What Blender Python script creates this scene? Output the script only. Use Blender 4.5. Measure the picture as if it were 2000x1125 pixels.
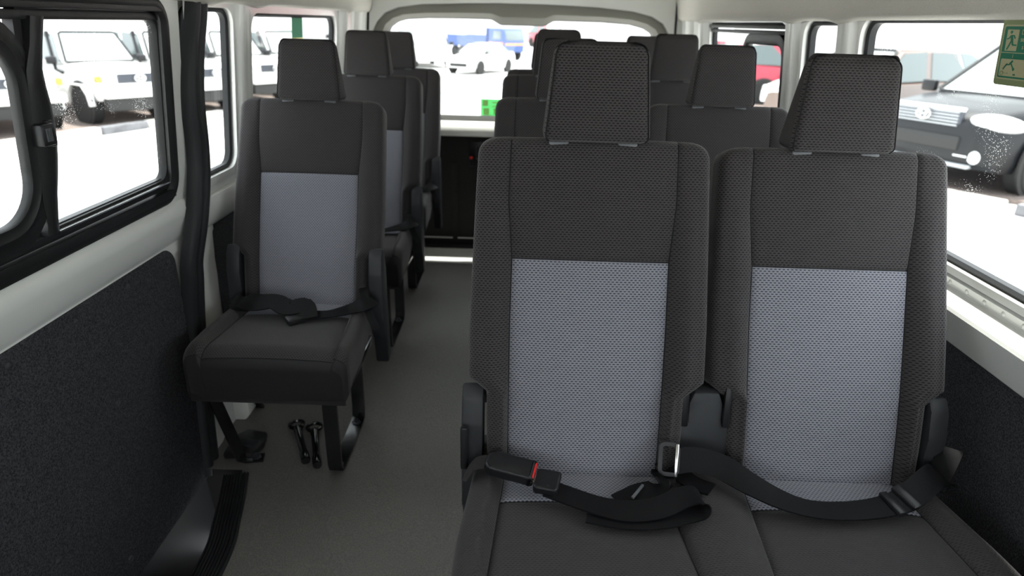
import bpy, bmesh, math, random
from mathutils import Vector, Matrix
C = bpy.context.scene
COL = C.collection
for o in list(bpy.data.objects):
    bpy.data.objects.remove(o, do_unlink=True)
PI = math.pi
random.seed(4)

# ------------------------------------------------------------------ camera
cd = bpy.data.cameras.new('camera'); cam = bpy.data.objects.new('camera', cd); COL.objects.link(cam)
F_PX, PITCH, YAW, ROLL, CAM_Z = 1279.27, .3855, .0059, .0291, 1.2176
cp, sp, cr, sr, cy, sy = math.cos(PITCH), math.sin(PITCH), math.cos(ROLL), math.sin(ROLL), math.cos(YAW), math.sin(YAW)
Z0 = Matrix(((cy, -sy, 0), (sy, cy, 0), (0, 0, 1)))      # yawed frame -> world
Rv = Z0 @ Vector((cr, sr * sp, sr * cp)); Dv = Z0 @ Vector((sr, -cr * sp, -cr * cp)); Fv = Z0 @ Vector((0, cp, -sp))
cam.matrix_world = Matrix(((Rv.x, -Dv.x, -Fv.x, 0), (Rv.y, -Dv.y, -Fv.y, 0), (Rv.z, -Dv.z, -Fv.z, CAM_Z), (0, 0, 0, 1)))
cd.sensor_width = 36; cd.sensor_fit = 'HORIZONTAL'; cd.lens = F_PX / 2000 * 36
cd.clip_start = .02; cd.clip_end = 500
cd.dof.use_dof = True; cd.dof.focus_distance = 1.22; cd.dof.aperture_fstop = 4.0
C.camera = cam

# ------------------------------------------------------------------ world, sun, exposure
w = bpy.data.worlds.new('sky'); C.world = w; w.use_nodes = True
nt = w.node_tree; nt.nodes.clear()
out = nt.nodes.new('ShaderNodeOutputWorld'); bg = nt.nodes.new('ShaderNodeBackground')
bg.inputs['Color'].default_value = (.91, .95, 1, 1); bg.inputs['Strength'].default_value = 2.6
nt.links.new(bg.outputs[0], out.inputs[0])
sl = bpy.data.lights.new('sun', 'SUN'); sun = bpy.data.objects.new('sun', sl); COL.objects.link(sun)
sl.energy = 9.0; sl.angle = math.radians(1.2); sl.color = (1, .96, .9)
sun.rotation_euler = (Vector((.12, .265, .96))).to_track_quat('Z', 'Y').to_euler()
C.view_settings.view_transform = 'Standard'; C.view_settings.look = 'None'
C.view_settings.exposure = 0.65; C.view_settings.gamma = 1; C.view_settings.use_curve_mapping = False

# ------------------------------------------------------------------ materials
def newmat(name):
    m = bpy.data.materials.new(name); m.use_nodes = True; nt = m.node_tree
    return m, nt, nt.nodes['Principled BSDF']
def nd(nt, t, **k):
    n = nt.nodes.new(t)
    for a, v in k.items():
        if a in n.inputs.keys(): n.inputs[a].default_value = v
        else: setattr(n, a, v)
    return n
def mat(name, col, rough=.5, metal=0., bump=None, var=0., coat=0., spec=None, coords='Object'):
    """bump=(scale, strength); var = relative colour mottling"""
    m, nt, p = newmat(name)
    p.inputs['Base Color'].default_value = (*col, 1); p.inputs['Roughness'].default_value = rough
    p.inputs['Metallic'].default_value = metal; p.inputs['Coat Weight'].default_value = coat
    p.inputs['Coat Roughness'].default_value = .12
    if spec is not None: p.inputs['Specular IOR Level'].default_value = spec
    if bump or var:
        tc = nd(nt, 'ShaderNodeTexCoord'); no = nd(nt, 'ShaderNodeTexNoise', Scale=bump[0] if bump else 6.)
        no.inputs['Detail'].default_value = 4
        nt.links.new(tc.outputs[coords], no.inputs['Vector'])
        if bump:
            b = nd(nt, 'ShaderNodeBump', Strength=bump[1], Distance=.002)
            nt.links.new(no.outputs['Fac'], b.inputs['Height']); nt.links.new(b.outputs[0], p.inputs['Normal'])
        if var:
            mx = nd(nt, 'ShaderNodeMix', data_type='RGBA')
            mx.inputs[6].default_value = (*[c * (1 - var) for c in col], 1); mx.inputs[7].default_value = (*[min(1, c * (1 + var)) for c in col], 1)
            mr = nd(nt, 'ShaderNodeMapRange'); mr.inputs[1].default_value = .36; mr.inputs[2].default_value = .64
            nt.links.new(no.outputs['Fac'], mr.inputs[0]); nt.links.new(mr.outputs[0], mx.inputs[0]); nt.links.new(mx.outputs[2], p.inputs['Base Color'])
    return m
def mesh_fabric(name, thread, hole, rough=.85):
    """air-mesh knit: staggered oval holes, UV in metres"""
    m, nt, p = newmat(name); L = nt.links.new
    uv = nd(nt, 'ShaderNodeUVMap'); sep = nd(nt, 'ShaderNodeSeparateXYZ'); L(uv.outputs[0], sep.inputs[0])
    def ma(op, a, b=None, c=None):
        n = nd(nt, 'ShaderNodeMath', operation=op)
        for i, v in enumerate((a, b, c)):
            if v is None: continue
            if isinstance(v, (int, float)): n.inputs[i].default_value = v
            else: L(v, n.inputs[i])
        return n.outputs[0]
    v = ma('DIVIDE', sep.outputs[1], .0041); row = ma('FLOOR', v)
    u = ma('ADD', ma('DIVIDE', sep.outputs[0], .0074), ma('MULTIPLY', ma('MODULO', row, 2.), .5))
    fu = ma('SUBTRACT', ma('FRACT', u), .5); fv = ma('SUBTRACT', ma('FRACT', v), .5)
    d = ma('SQRT', ma('ADD', ma('POWER', ma('MULTIPLY', ma('ABSOLUTE', fu), .95), 2.), ma('POWER', ma('MULTIPLY', ma('ABSOLUTE', fv), 1.25), 2.)))
    mr = nd(nt, 'ShaderNodeMapRange'); mr.inputs[1].default_value = .20; mr.inputs[2].default_value = .42
    L(d, mr.inputs[0])
    tc = nd(nt, 'ShaderNodeTexCoord'); no = nd(nt, 'ShaderNodeTexNoise', Scale=900.); L(tc.outputs['Object'], no.inputs['Vector'])
    mx = nd(nt, 'ShaderNodeMix', data_type='RGBA'); mx.inputs[6].default_value = (*hole, 1); mx.inputs[7].default_value = (*thread, 1)
    L(mr.outputs[0], mx.inputs[0])
    m2 = nd(nt, 'ShaderNodeMix', data_type='RGBA', blend_type='MULTIPLY'); m2.inputs[0].default_value = .35
    L(mx.outputs[2], m2.inputs[6]); L(no.outputs['Fac'], m2.inputs[7]); L(m2.outputs[2], p.inputs['Base Color'])
    b = nd(nt, 'ShaderNodeBump', Strength=.55, Distance=.0012); L(mr.outputs[0], b.inputs['Height']); L(b.outputs[0], p.inputs['Normal'])
    p.inputs['Roughness'].default_value = rough; p.inputs['Sheen Weight'].default_value = .2; p.inputs['Sheen Roughness'].default_value = .4
    p.inputs['Specular IOR Level'].default_value = .3
    return m
def glass(name, tint=(.96, .98, .97), dirt=0.):
    m = bpy.data.materials.new(name); m.use_nodes = True; nt = m.node_tree; nt.nodes.clear(); L = nt.links.new
    o = nd(nt, 'ShaderNodeOutputMaterial'); t = nd(nt, 'ShaderNodeBsdfTransparent'); t.inputs[0].default_value = (*tint, 1)
    g = nd(nt, 'ShaderNodeBsdfGlossy', Roughness=.02); lw = nd(nt, 'ShaderNodeLayerWeight', Blend=.5)
    pw = nd(nt, 'ShaderNodeMath', operation='POWER'); L(lw.outputs['Facing'], pw.inputs[0]); pw.inputs[1].default_value = 5.
    fr = nd(nt, 'ShaderNodeMapRange'); fr.inputs[3].default_value = .03; fr.inputs[4].default_value = .6; L(pw.outputs[0], fr.inputs[0])
    mx = nd(nt, 'ShaderNodeMixShader'); L(fr.outputs[0], mx.inputs[0]); L(t.outputs[0], mx.inputs[1]); L(g.outputs[0], mx.inputs[2])
    last = mx.outputs[0]
    if dirt:
        tc = nd(nt, 'ShaderNodeTexCoord'); vo = nd(nt, 'ShaderNodeTexVoronoi', Scale=230.); L(tc.outputs['Object'], vo.inputs['Vector'])
        no = nd(nt, 'ShaderNodeTexNoise', Scale=7.); L(tc.outputs['Object'], no.inputs['Vector'])
        a = nd(nt, 'ShaderNodeMapRange'); a.inputs[1].default_value = .50; a.inputs[2].default_value = .68; a.inputs[4].default_value = .30
        L(no.outputs['Fac'], a.inputs[0])
        lt = nd(nt, 'ShaderNodeMath', operation='LESS_THAN'); L(vo.outputs['Distance'], lt.inputs[0]); L(a.outputs[0], lt.inputs[1])
        mu = nd(nt, 'ShaderNodeMath', operation='MULTIPLY'); L(lt.outputs[0], mu.inputs[0]); mu.inputs[1].default_value = dirt
        df = nd(nt, 'ShaderNodeBsdfDiffuse'); df.inputs[0].default_value = (.8, .8, .78, 1)
        tl = nd(nt, 'ShaderNodeBsdfTranslucent'); tl.inputs[0].default_value = (.8, .8, .78, 1)
        ad = nd(nt, 'ShaderNodeMixShader'); ad.inputs[0].default_value = .5; L(df.outputs[0], ad.inputs[1]); L(tl.outputs[0], ad.inputs[2])
        m2 = nd(nt, 'ShaderNodeMixShader'); L(mu.outputs[0], m2.inputs[0]); L(last, m2.inputs[1]); L(ad.outputs[0], m2.inputs[2]); last = m2.outputs[0]
    L(last, o.inputs[0])
    return m

M = {}
M['mesh'] = mesh_fabric('dark mesh fabric', (.060, .054, .056), (.0065, .006, .0065))
M['mesh_flat'] = mesh_fabric('dark cushion fabric', (.054, .049, .051), (.020, .0185, .0195))
M['mesh_light'] = mesh_fabric('light mesh fabric', (.30, .303, .35), (.05, .052, .066))
M['cloth'] = mat('plain charcoal cloth', (.033, .030, .031), .85, bump=(700, .4), var=.15, spec=.3)
M['skirt'] = mat('charcoal vinyl skirt', (.024, .0225, .0245), .6, bump=(500, .2), spec=.22)
M['thread'] = mat('seam thread', (.008, .008, .009), .9)
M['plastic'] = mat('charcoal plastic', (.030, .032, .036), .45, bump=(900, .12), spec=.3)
M['plastic_black'] = mat('black plastic', (.014, .014, .016), .35, bump=(800, .1), spec=.35)
M['plastic_grey'] = mat('grey plastic', (.12, .125, .135), .4)
M['steel_black'] = mat('black painted steel', (.008, .008, .009), .22, bump=(60, .1), coat=.4)
M['steel_rail'] = mat('satin dark steel', (.10, .105, .12), .35, .7)
M['chrome'] = mat('bright metal', (.7, .7, .7), .18, 1.)
M['webbing'] = mat('black webbing', (.007, .007, .008), .55, bump=(1200, .3), spec=.15)
M['red'] = mat('red release button', (.7, .02, .02), .4)
M['paint'] = mat('white body paint', (.77, .775, .745), .28, coat=.5)
M['paint_int'] = mat('off white inner paint', (.66, .66, .61), .38, coat=.25)
M['liner'] = mat('beige cloth headliner', (.57, .545, .495), .9, bump=(500, .4), var=.06)
M['liner_dark'] = mat('grey tailgate header trim', (.26, .25, .225), .7, bump=(400, .2))
M['rubber'] = mat('black rubber seal', (.018, .019, .021), .5, bump=(300, .1), spec=.3)
M['frame'] = mat('window frame black', (.012, .0125, .013), .42, bump=(300, .08), spec=.35)
M['carpet'] = mat('charcoal carpet trim', (.045, .046, .051), .95, bump=(340, 1.), var=.5, spec=.1)
M['carpet'].node_tree.nodes['Noise Texture'].inputs['Detail'].default_value = 8
M['trunk'] = mat('black rear trim board', (.016, .016, .016), .8, bump=(400, .3))
M['vinyl'] = mat('grey vinyl floor', (.155, .148, .139), .28, bump=(260, 1.), var=.2, spec=.5)
M['glass'] = glass('clear glass'); M['glass_dirty'] = glass('water speckled glass', dirt=.4)
M['glass_car'] = mat('dark car glass', (.10, .13, .13), .1, coat=.5)
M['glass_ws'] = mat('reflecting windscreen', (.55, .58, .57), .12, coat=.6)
M['car_white'] = mat('white car paint', (.82, .82, .80), .3, coat=.5)
M['car_black'] = mat('black car paint', (.010, .011, .013), .35, coat=.12, spec=.25)
M['car_red'] = mat('red car paint', (.42, .02, .05), .3, coat=.7)
M['car_blue'] = mat('blue truck paint', (.025, .065, .22), .4, coat=.1)
M['car_brown'] = mat('brown car paint', (.16, .11, .09), .3, coat=.6)
M['car_silver'] = mat('silver car paint', (.35, .37, .39), .3, .3, coat=.4)
M['tyre'] = mat('tyre rubber', (.02, .02, .02), .9)
M['dark'] = mat('black underbody', (.02, .02, .02), .7)
M['grille'] = mat('dark grille', (.06, .065, .08), .4, .3)
M['amber'] = mat('amber lens', (.8, .28, .04), .25)
M['lamp'] = mat('clear headlamp lens', (.75, .77, .78), .1, coat=.6)
M['ground'] = mat('pale concrete lane', (.60, .595, .585), .9, bump=(8, .3), var=.06)
M['parking'] = mat('brown asphalt parking bay', (.17, .135, .12), .95, bump=(20, .4), var=.2)
M['kerb_l'] = mat('pale kerb paint', (.6, .58, .54), .85, var=.1)
M['kerb_d'] = mat('dark kerb paint', (.13, .13, .14), .85, var=.2)
M['green'] = mat('green sign face', (.004, .16, .09), .4)
def film(name, col):
    m, nt, p = newmat(name); p.inputs['Base Color'].default_value = (*col, 1); p.inputs['Roughness'].default_value = .5
    t = nd(nt, 'ShaderNodeBsdfTranslucent'); t.inputs[0].default_value = (*col, 1); x = nd(nt, 'ShaderNodeMixShader'); x.inputs[0].default_value = .5
    nt.links.new(p.outputs[0], x.inputs[1]); nt.links.new(t.outputs[0], x.inputs[2]); nt.links.new(x.outputs[0], nt.nodes['Material Output'].inputs[0]); return m
M['green_l'] = film('bright green sticker film', (.34, .78, .42)); M['cream_l'] = film('cream sticker film', (.8, .78, .5)); M['green_m'] = film('dark green sticker film', (.09, .30, .20))
M['cream'] = mat('cream sign ground', (.42, .40, .24), .5)
M['olive'] = mat('olive green sign edge', (.22, .27, .12), .45)
M['building'] = mat('pale warehouse wall', (.55, .47, .46), .8, var=.1)
M['roof_pink'] = mat('dusty pink fascia', (.42, .25, .26), .8)

# ------------------------------------------------------------------ geometry helpers
def link(name, verts, faces, m, parent=None, uvs=None, smooth=True, angle=38, mi=None):
    me = bpy.data.meshes.new(name); me.from_pydata([tuple(v) for v in verts], [], faces); 
    mats = m if isinstance(m, (list, tuple)) else [m]
    for x in mats: me.materials.append(x)
    if mi: me.polygons.foreach_set('material_index', mi)
    ul = me.uv_layers.new(name='UVMap')
    for p in me.polygons:
        n = p.normal
        for li in p.loop_indices:
            vi = me.loops[li].vertex_index
            if uvs: ul.data[li].uv = uvs[vi]
            else:
                v = me.vertices[vi].co; a = [abs(n.x), abs(n.y), abs(n.z)]; k = a.index(max(a))
                ul.data[li].uv = (v.y, v.z) if k == 0 else (v.x, v.z) if k == 1 else (v.x, v.y)
    if smooth:
        me.shade_smooth()
        if angle < 179: me.set_sharp_from_angle(angle=math.radians(angle))
    me.update()
    o = bpy.data.objects.new(name, me); COL.objects.link(o)
    if parent: o.parent = parent
    return o
def geo(*gs):
    V, Fc = [], []
    for v, f in gs:
        b = len(V); V += [tuple(x) for x in v]; Fc += [tuple(i + b for i in q) for q in f]
    return V, Fc
def part(name, g, m, parent=None, **k): return link(name, g[0], g[1], m, parent, **k)
def parts(name, gs, m, parent=None, **k):
    return [part(name, g, m, parent, **k) for g in gs]
def xf(g, loc=(0, 0, 0), rot=(0, 0, 0), scale=1.):
    from mathutils import Euler
    R = Euler(rot).to_matrix(); l = Vector(loc)
    s = Vector(scale) if hasattr(scale, '__len__') else Vector((scale,) * 3)
    return [tuple(R @ Vector((v[0] * s.x, v[1] * s.y, v[2] * s.z)) + l) for v in g[0]], g[1]
def box(c, s, bev=0., seg=2):
    bm = bmesh.new(); bmesh.ops.create_cube(bm, size=1)
    for v in bm.verts: v.co = Vector((v.co.x * s[0], v.co.y * s[1], v.co.z * s[2])) + Vector(c)
    if bev: bmesh.ops.bevel(bm, geom=list(bm.edges), offset=min(bev, min(s) * .49), segments=seg, affect='EDGES', profile=.5)
    bm.verts.index_update(); g = ([v.co[:] for v in bm.verts], [tuple(v.index for v in f.verts) for f in bm.faces]); bm.free(); return g
def prism(poly, axis, a, b, bev=0., seg=2):
    """poly in the two other axes order (x:(y,z), y:(x,z), z:(x,y))"""
    def P(p, t): return (t, p[0], p[1]) if axis == 'x' else (p[0], t, p[1]) if axis == 'y' else (p[0], p[1], t)
    bm = bmesh.new(); A = [bm.verts.new(P(p, a)) for p in poly]; B = [bm.verts.new(P(p, b)) for p in poly]; n = len(poly)
    bm.faces.new(A); bm.faces.new(B[::-1])
    for i in range(n): bm.faces.new((A[i], B[i], B[(i + 1) % n], A[(i + 1) % n]))
    bmesh.ops.recalc_face_normals(bm, faces=list(bm.faces))
    if bev:
        bmesh.ops.bevel(bm, geom=[e for e in bm.edges], offset=bev, segments=seg, affect='EDGES', profile=.5)
    bm.verts.index_update(); g = ([v.co[:] for v in bm.verts], [tuple(v.index for v in f.verts) for f in bm.faces]); bm.free(); return g
def sweep(path, prof, wd, closed=False, prof_closed=True, caps=True):
    """prof = [(a,b)] in (width dir, normal dir); wd = width dir per point or one"""
    n = len(path); k = len(prof); V = []; Fc = []
    path = [Vector(p) for p in path]
    for i in range(n):
        t = (path[(i + 1) % n] - path[i - 1]) if closed else (path[min(i + 1, n - 1)] - path[max(i - 1, 0)])
        t.normalize(); wv = Vector(wd[i] if isinstance(wd, list) else wd); wv = (wv - t * wv.dot(t)).normalized(); nv = t.cross(wv)
        for a, b in prof: V.append(tuple(path[i] + wv * a + nv * b))
    for i in range(n if closed else n - 1):
        i2 = (i + 1) % n
        for j in range(k if prof_closed else k - 1):
            j2 = (j + 1) % k; Fc.append((i * k + j, i * k + j2, i2 * k + j2, i2 * k + j))
    if caps and not closed and prof_closed: Fc.append(tuple(range(k))[::-1]); Fc.append(tuple((n - 1) * k + j for j in range(k)))
    return V, Fc
def circ(r, n=10, ry=None): return [(r * math.cos(2 * PI * i / n), (ry or r) * math.sin(2 * PI * i / n)) for i in range(n)]
def tube(path, r, n=10, closed=False):
    p = [Vector(q) for q in path]; d = (p[-1] - p[0]) if not closed else (p[1] - p[0])
    if len(p) > 2 and not closed:
        nn = (p[1] - p[0]).cross(p[-1] - p[1])
        wv = nn if nn.length > 1e-6 else Vector((0, 0, 1)) if abs(d.normalized().z) < .9 else Vector((1, 0, 0))
    else: wv = Vector((0, 0, 1)) if abs(d.normalized().z) < .9 else Vector((1, 0, 0))
    if closed: wv = (p[1] - p[0]).cross(p[len(p) // 3] - p[0])
    return sweep(path, circ(r, n), tuple(wv), closed)
def spline(pts, n=6):
    P = [Vector(p) for p in pts]; out = []
    for i in range(len(P) - 1):
        p0, p1, p2, p3 = P[max(i - 1, 0)], P[i], P[i + 1], P[min(i + 2, len(P) - 1)]
        for k in range(n):
            t = k / n; out.append(.5 * ((2 * p1) + (p2 - p0) * t + (2 * p0 - 5 * p1 + 4 * p2 - p3) * t * t + (3 * p1 - p0 - 3 * p2 + p3) * t ** 3))
    out.append(P[-1]); return out
def ribbon(pts, wds, width, th=.0016, n=7):
    path = spline(pts, n); W = spline(wds, n); h = width / 2
    prof = [(-h, -th), (-h * .5, -th), (0, -th), (h * .5, -th), (h, -th), (h, th), (h * .5, th), (0, th), (-h * .5, th), (-h, th)]
    return sweep(path, prof, [tuple(x) for x in W])
def lathe(prof, n=20, axis='z', c=(0, 0, 0)):
    V = []; Fc = []; k = len(prof)
    for i in range(n):
        a = 2 * PI * i / n
        for r, h in prof:
            x, y, z = r * math.cos(a), r * math.sin(a), h
            v = (x, y, z) if axis == 'z' else (z, x, y) if axis == 'x' else (x, z, y)
            V.append((v[0] + c[0], v[1] + c[1], v[2] + c[2]))
    for i in range(n):
        for j in range(k - 1): a, b = i * k + j, ((i + 1) % n) * k + j; Fc.append((a, b, b + 1, a + 1))
    if prof[0][0] > 1e-6: Fc.append(tuple(i * k for i in range(n))[::-1])
    if prof[-1][0] > 1e-6: Fc.append(tuple(i * k + k - 1 for i in range(n)))
    return V, Fc
def rr(a0, a1, b0, b1, r, n=6):
    """rounded rectangle loop, counter-clockwise; r may be 4 radii (++ , -+, --, +-)"""
    R = r if isinstance(r, (tuple, list)) else (r,) * 4; out = []
    for k, (ca, cb, rad) in enumerate(((a1 - R[0], b1 - R[0], R[0]), (a0 + R[1], b1 - R[1], R[1]), (a0 + R[2], b0 + R[2], R[2]), (a1 - R[3], b0 + R[3], R[3]))):
        for i in range(n + 1):
            t = PI / 2 * (k + i / n); out.append((ca + rad * math.cos(t), cb + rad * math.sin(t)))
    return out
def empty(name, label, cat, loc=(0, 0, 0), rz=0, group=None, kind=None):
    o = bpy.data.objects.new(name, None); COL.objects.link(o); o.location = loc; o.rotation_euler = (0, 0, rz); o.empty_display_size = .05
    return tag(o, label, cat, group, kind)
def tag(o, label=None, cat=None, group=None, kind=None):
    if label: o['label'] = label
    if cat: o['category'] = cat
    if group: o['group'] = group
    if kind: o['kind'] = kind
    return o
def struct(name, g, m, label=None, **k):
    return tag(part(name, g, m, **k), label, None, None, 'structure')
def copy_tree(o, parent=None):
    c = o.copy(); COL.objects.link(c)
    if parent: c.parent = parent
    for ch in [x for x in bpy.data.objects if x.parent == o]: copy_tree(ch, c)
    return c
def lerp(x, xs, ys):
    if x <= xs[0]: return ys[0]
    for i in range(len(xs) - 1):
        if x <= xs[i + 1]: return ys[i] + (ys[i + 1] - ys[i]) * (x - xs[i]) / (xs[i + 1] - xs[i])
    return ys[-1]
def wx(z): return lerp(z, [0, .4, .6, .85, 1.05, 1.25, 1.4, 1.5], [.89, .89, .885, .86, .842, .82, .79, .72])

# ================================================================== VAN SHELL
def band(side, prof, y0, y1, ny=1):
    """profile [(X,z)] swept along Y"""
    V = []; Fc = []; k = len(prof)
    for i in range(ny + 1):
        y = y0 + (y1 - y0) * i / ny
        for x, z in prof: V.append((side * x, y, z))
    for i in range(ny):
        for j in range(k - 1):
            q = (i * k + j, i * k + j + 1, (i + 1) * k + j + 1, (i + 1) * k + j); Fc.append(q if side > 0 else q[::-1])
    return V, Fc
def thick(side, prof, t=.02):
    return prof + [(x + t, z) for x, z in prof[::-1]] + [prof[0]]
def panel_hole(side, outer, inner, K=3, off=0., reveal=.035):
    """ring patch between two matching (y,z) loops on the wall surface, with a reveal around the inner loop"""
    n = len(inner); V = []; Fc = []
    for k in range(K + 1):
        t = k / K
        for (ay, az), (by, bz) in zip(outer, inner):
            y, z = ay + (by - ay) * t, az + (bz - az) * t; V.append((side * (wx(z) + off), y, z))
    for (y, z) in inner: V.append((side * (wx(z) + off + reveal), y, z))
    for (y, z) in outer: V.append((side * (wx(z) + off + reveal), y, z))
    for k in range(K + 2):
        for i in range(n):
            j = (i + 1) % n; q = (k * n + i, k * n + j, (k + 1) * n + j, (k + 1) * n + i); Fc.append(q if side < 0 else q[::-1])
    return V, Fc
def cell(side, Y0, Y1, ya, yb, za, zb, r, z0=.765, z1=1.262, off=0.):
    outer = rr(Y0, Y1, z0, z1, .0005); inner = rr(ya, yb, za, zb, r)
    return panel_hole(side, outer, inner, off=off)
def frame_loop(side, y0, y1, z0, z1, r, prof, off=0., n=6):
    """moulding swept around a rounded-rectangle on the wall; prof [(in-plane, inward)]"""
    loop = rr(y0, y1, z0, z1, r, n); path = [Vector((side * (wx(z) + off), y, z)) for y, z in loop]; m = len(path); V = []; Fc = []; k = len(prof)
    cyy, czz = (y0 + y1) / 2, (z0 + z1) / 2
    for i in range(m):
        t = (path[(i + 1) % m] - path[i - 1]).normalized(); inw = Vector((-side, 0, 0)); wv = t.cross(inw).normalized()
        o_ = Vector((0, path[i].y - cyy, path[i].z - czz))
        if wv.dot(o_) < 0: wv = -wv
        for a, b in prof: V.append(tuple(path[i] + wv * a + inw * b))
    for i in range(m):
        i2 = (i + 1) % m
        for j in range(k): j2 = (j + 1) % k; Fc.append((i * k + j, i * k + j2, i2 * k + j2, i2 * k + j))
    return V, Fc
def pane(side, y0, y1, z0, z1, r, off, th=.004):
    loop = rr(y0, y1, z0, z1, r); n = len(loop)
    V = [(side * (wx(z) + off), y, z) for y, z in loop] + [(side * (wx(z) + off + th), y, z) for y, z in loop]
    Fc = [tuple(range(n)), tuple(range(2 * n - 1, n - 1, -1))] + [(i, (i + 1) % n, n + (i + 1) % n, n + i) for i in range(n)]
    return V, Fc

REAR = 3.65
# ---- floor: vinyl sheet with a wavy rear edge, step well cut out at the door
def floor_geo():
    V = []; Fc = []; ys = [-1.9 + i * .1 for i in range(18)] + [-.1 + i * .04 for i in range(87)]
    idx = {}
    xs = [-.893, -.83, -.80, -.77, -.745, -.72, -.70] + [-.66 + .08 * i for i in range(20)] + [.893]
    ys = [y for y in ys if y < 3.36] + [3.37]
    for i, y in enumerate(ys):
        for j, x in enumerate(xs):
            z = 0.
            if i not in (0, len(ys) - 1) and -.68 < x < .7 and y > 1.0:
                z = .004 * math.sin(x * 9 + y * 5) * math.sin(y * 7 - x * 4)
            yy = y + (.012 * math.sin(x * 14) if i == len(ys) - 1 else 0)
            V.append((x, yy, z))
    W = len(xs)
    for i in range(len(ys) - 1):
        for j in range(W - 1):
            if xs[j + 1] <= lerp(ys[i], [1.25, 1.47], [-.715, -.765]) and -.1 < ys[i] < 1.52: continue
            Fc.append((i * W + j, i * W + j + 1, (i + 1) * W + j + 1, (i + 1) * W + j))
    return V, Fc
struct('floor', floor_geo(), M['vinyl'], 'grey vinyl van floor with a slightly wavy rear edge', angle=180)
struct('trim_1', geo(box((0, .9, -.03), (1.44, 5.6, .05)), box((-.8, 2.625, -.03), (.18, 2.07, .05)), box((-.8, -1.0, -.03), (.18, 1.8, .05)), box((.8, .9, -.03), (.18, 5.6, .05))), M['dark'], 'black subfloor under the vinyl')
struct('trim_2', geo(box((0, 3.52, -.001), (1.78, .36, .006)), box((0, 3.642, .045), (1.5, .006, .008), .002)), M['paint'], 'white painted load lip inside the tailgate')
struct('trim_3', geo(box((-.80, .68, -.26), (.2, 1.6, .02)), box((-.711, .68, -.13), (.02, 1.60, .25)), box((-.80, 1.575, -.13), (.19, .03, .25))), M['dark'], 'black step well inside the sliding door')
struct('trim_16', box((0, 3.612, .006), (1.6, .07, .012), .004), M['rubber'], 'black rubber weather strip along the tailgate sill')
# ribbed rubber nosing of the step
def nosing():
    path = spline([(-.700, -.1, .004), (-.699, .6, .004), (-.699, 1.152, .004), (-.730, 1.34, .004), (-.778, 1.515, .004)], 10)
    prof = [(-.034, -.05), (-.034, 0)]; nrib = 8
    for i in range(nrib):
        a = -.034 + .062 * i / nrib; prof += [(a + .0008, .0055), (a + .0040, .0055), (a + .0046, .0005), (a + .0072, .0005)]
    prof += [(.030, .004), (.034, .0), (.034, -.05)]
    return sweep(path, [(a_, -b_) for a_, b_ in prof], (1, 0, 0))
n_ = part('step_nosing', nosing(), M['rubber'], angle=30)
tag(n_, 'black ribbed rubber nosing strip along the sliding door step', 'step trim')

# ---- side walls below the windows
lower = [(.893, -.06), (.893, .10), (.890, .30), (.888, .62), (.884, .655)]
sill = [(.884, .650), (.876, .656), (.860, .672), (.853, .700), (.852, .728), (.858, .742), (.872, .748), (.874, .766), (.884, .772)]
sillR = [(.884, .650), (.858, .656), (.850, .662), (.828, .722), (.826, .731), (.829, .737), (.836, .740), (.868, .748), (.871, .752), (.868, .768), (.874, .776), (.884, .780)]
doorp = [(.884, .668), (.880, .676), (.874, .684), (.867, .710), (.858, .735), (.856, .752), (.862, .768), (.872, .776)]
struct('wall_left', geo(
    band(-1, thick(-1, lower), 1.62, REAR), band(-1, thick(-1, sill), 1.70, REAR, 1),
    cell(-1, 1.70, 2.06, 1.74, 1.995, .788, 1.232, .045), cell(-1, 2.06, 3.18, 2.13, 3.115, .788, 1.222, (.07, .05, .05, .05)),
    band(-1, thick(-1, [(wx(z), z) for z in (.765, .85, .95, 1.05, 1.15, 1.262)]), 3.18, REAR),
    band(-1, thick(-1, lower + sill[:3]), -2.1, -.15), cell(-1, -2.1, -.15, -1.5, -.25, .80, 1.24, .08, .66, 1.262)), M['paint'],
    'white painted left body side with window openings', angle=32)
struct('wall_right', geo(
    band(1, thick(1, lower), -2.1, REAR), band(1, thick(1, sillR), -.1, REAR),
    cell(1, .05, 1.78, .20, 1.735, .790, 1.250, .05, .775), cell(1, 1.78, 2.15, 1.84, 2.085, .790, 1.243, .05, .775),
    cell(1, 2.15, 3.19, 2.215, 3.135, .790, 1.240, .05, .775),
    band(1, thick(1, [(wx(z), z) for z in (.775, .85, .95, 1.05, 1.15, 1.262)]), 3.19, REAR),
    cell(1, -2.1, .05, -1.5, -.15, .80, 1.24, .08, .62, 1.262)), M['paint'],
    'white painted right body side with window openings', angle=32)
# charcoal carpet boards on both sides
def board(side, y0, y1, z0, z1, r, x, th=.006):
    loop = rr(y0, y1, z0, z1, r); return prism(loop, 'x', side * x, side * (x - th), .0015)
cb = part('wall_board', board(-1, 1.80, 3.62, .06, .650, .01, .887), M['carpet']); tag(cb, 'charcoal carpet board on the left wall behind the single seats', 'wall panel')
cb = part('wall_board', board(1, .05, 3.62, .02, .654, .01, .870), M['carpet']); tag(cb, 'charcoal carpet board on the right wall beside the double seats', 'wall panel')

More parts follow.
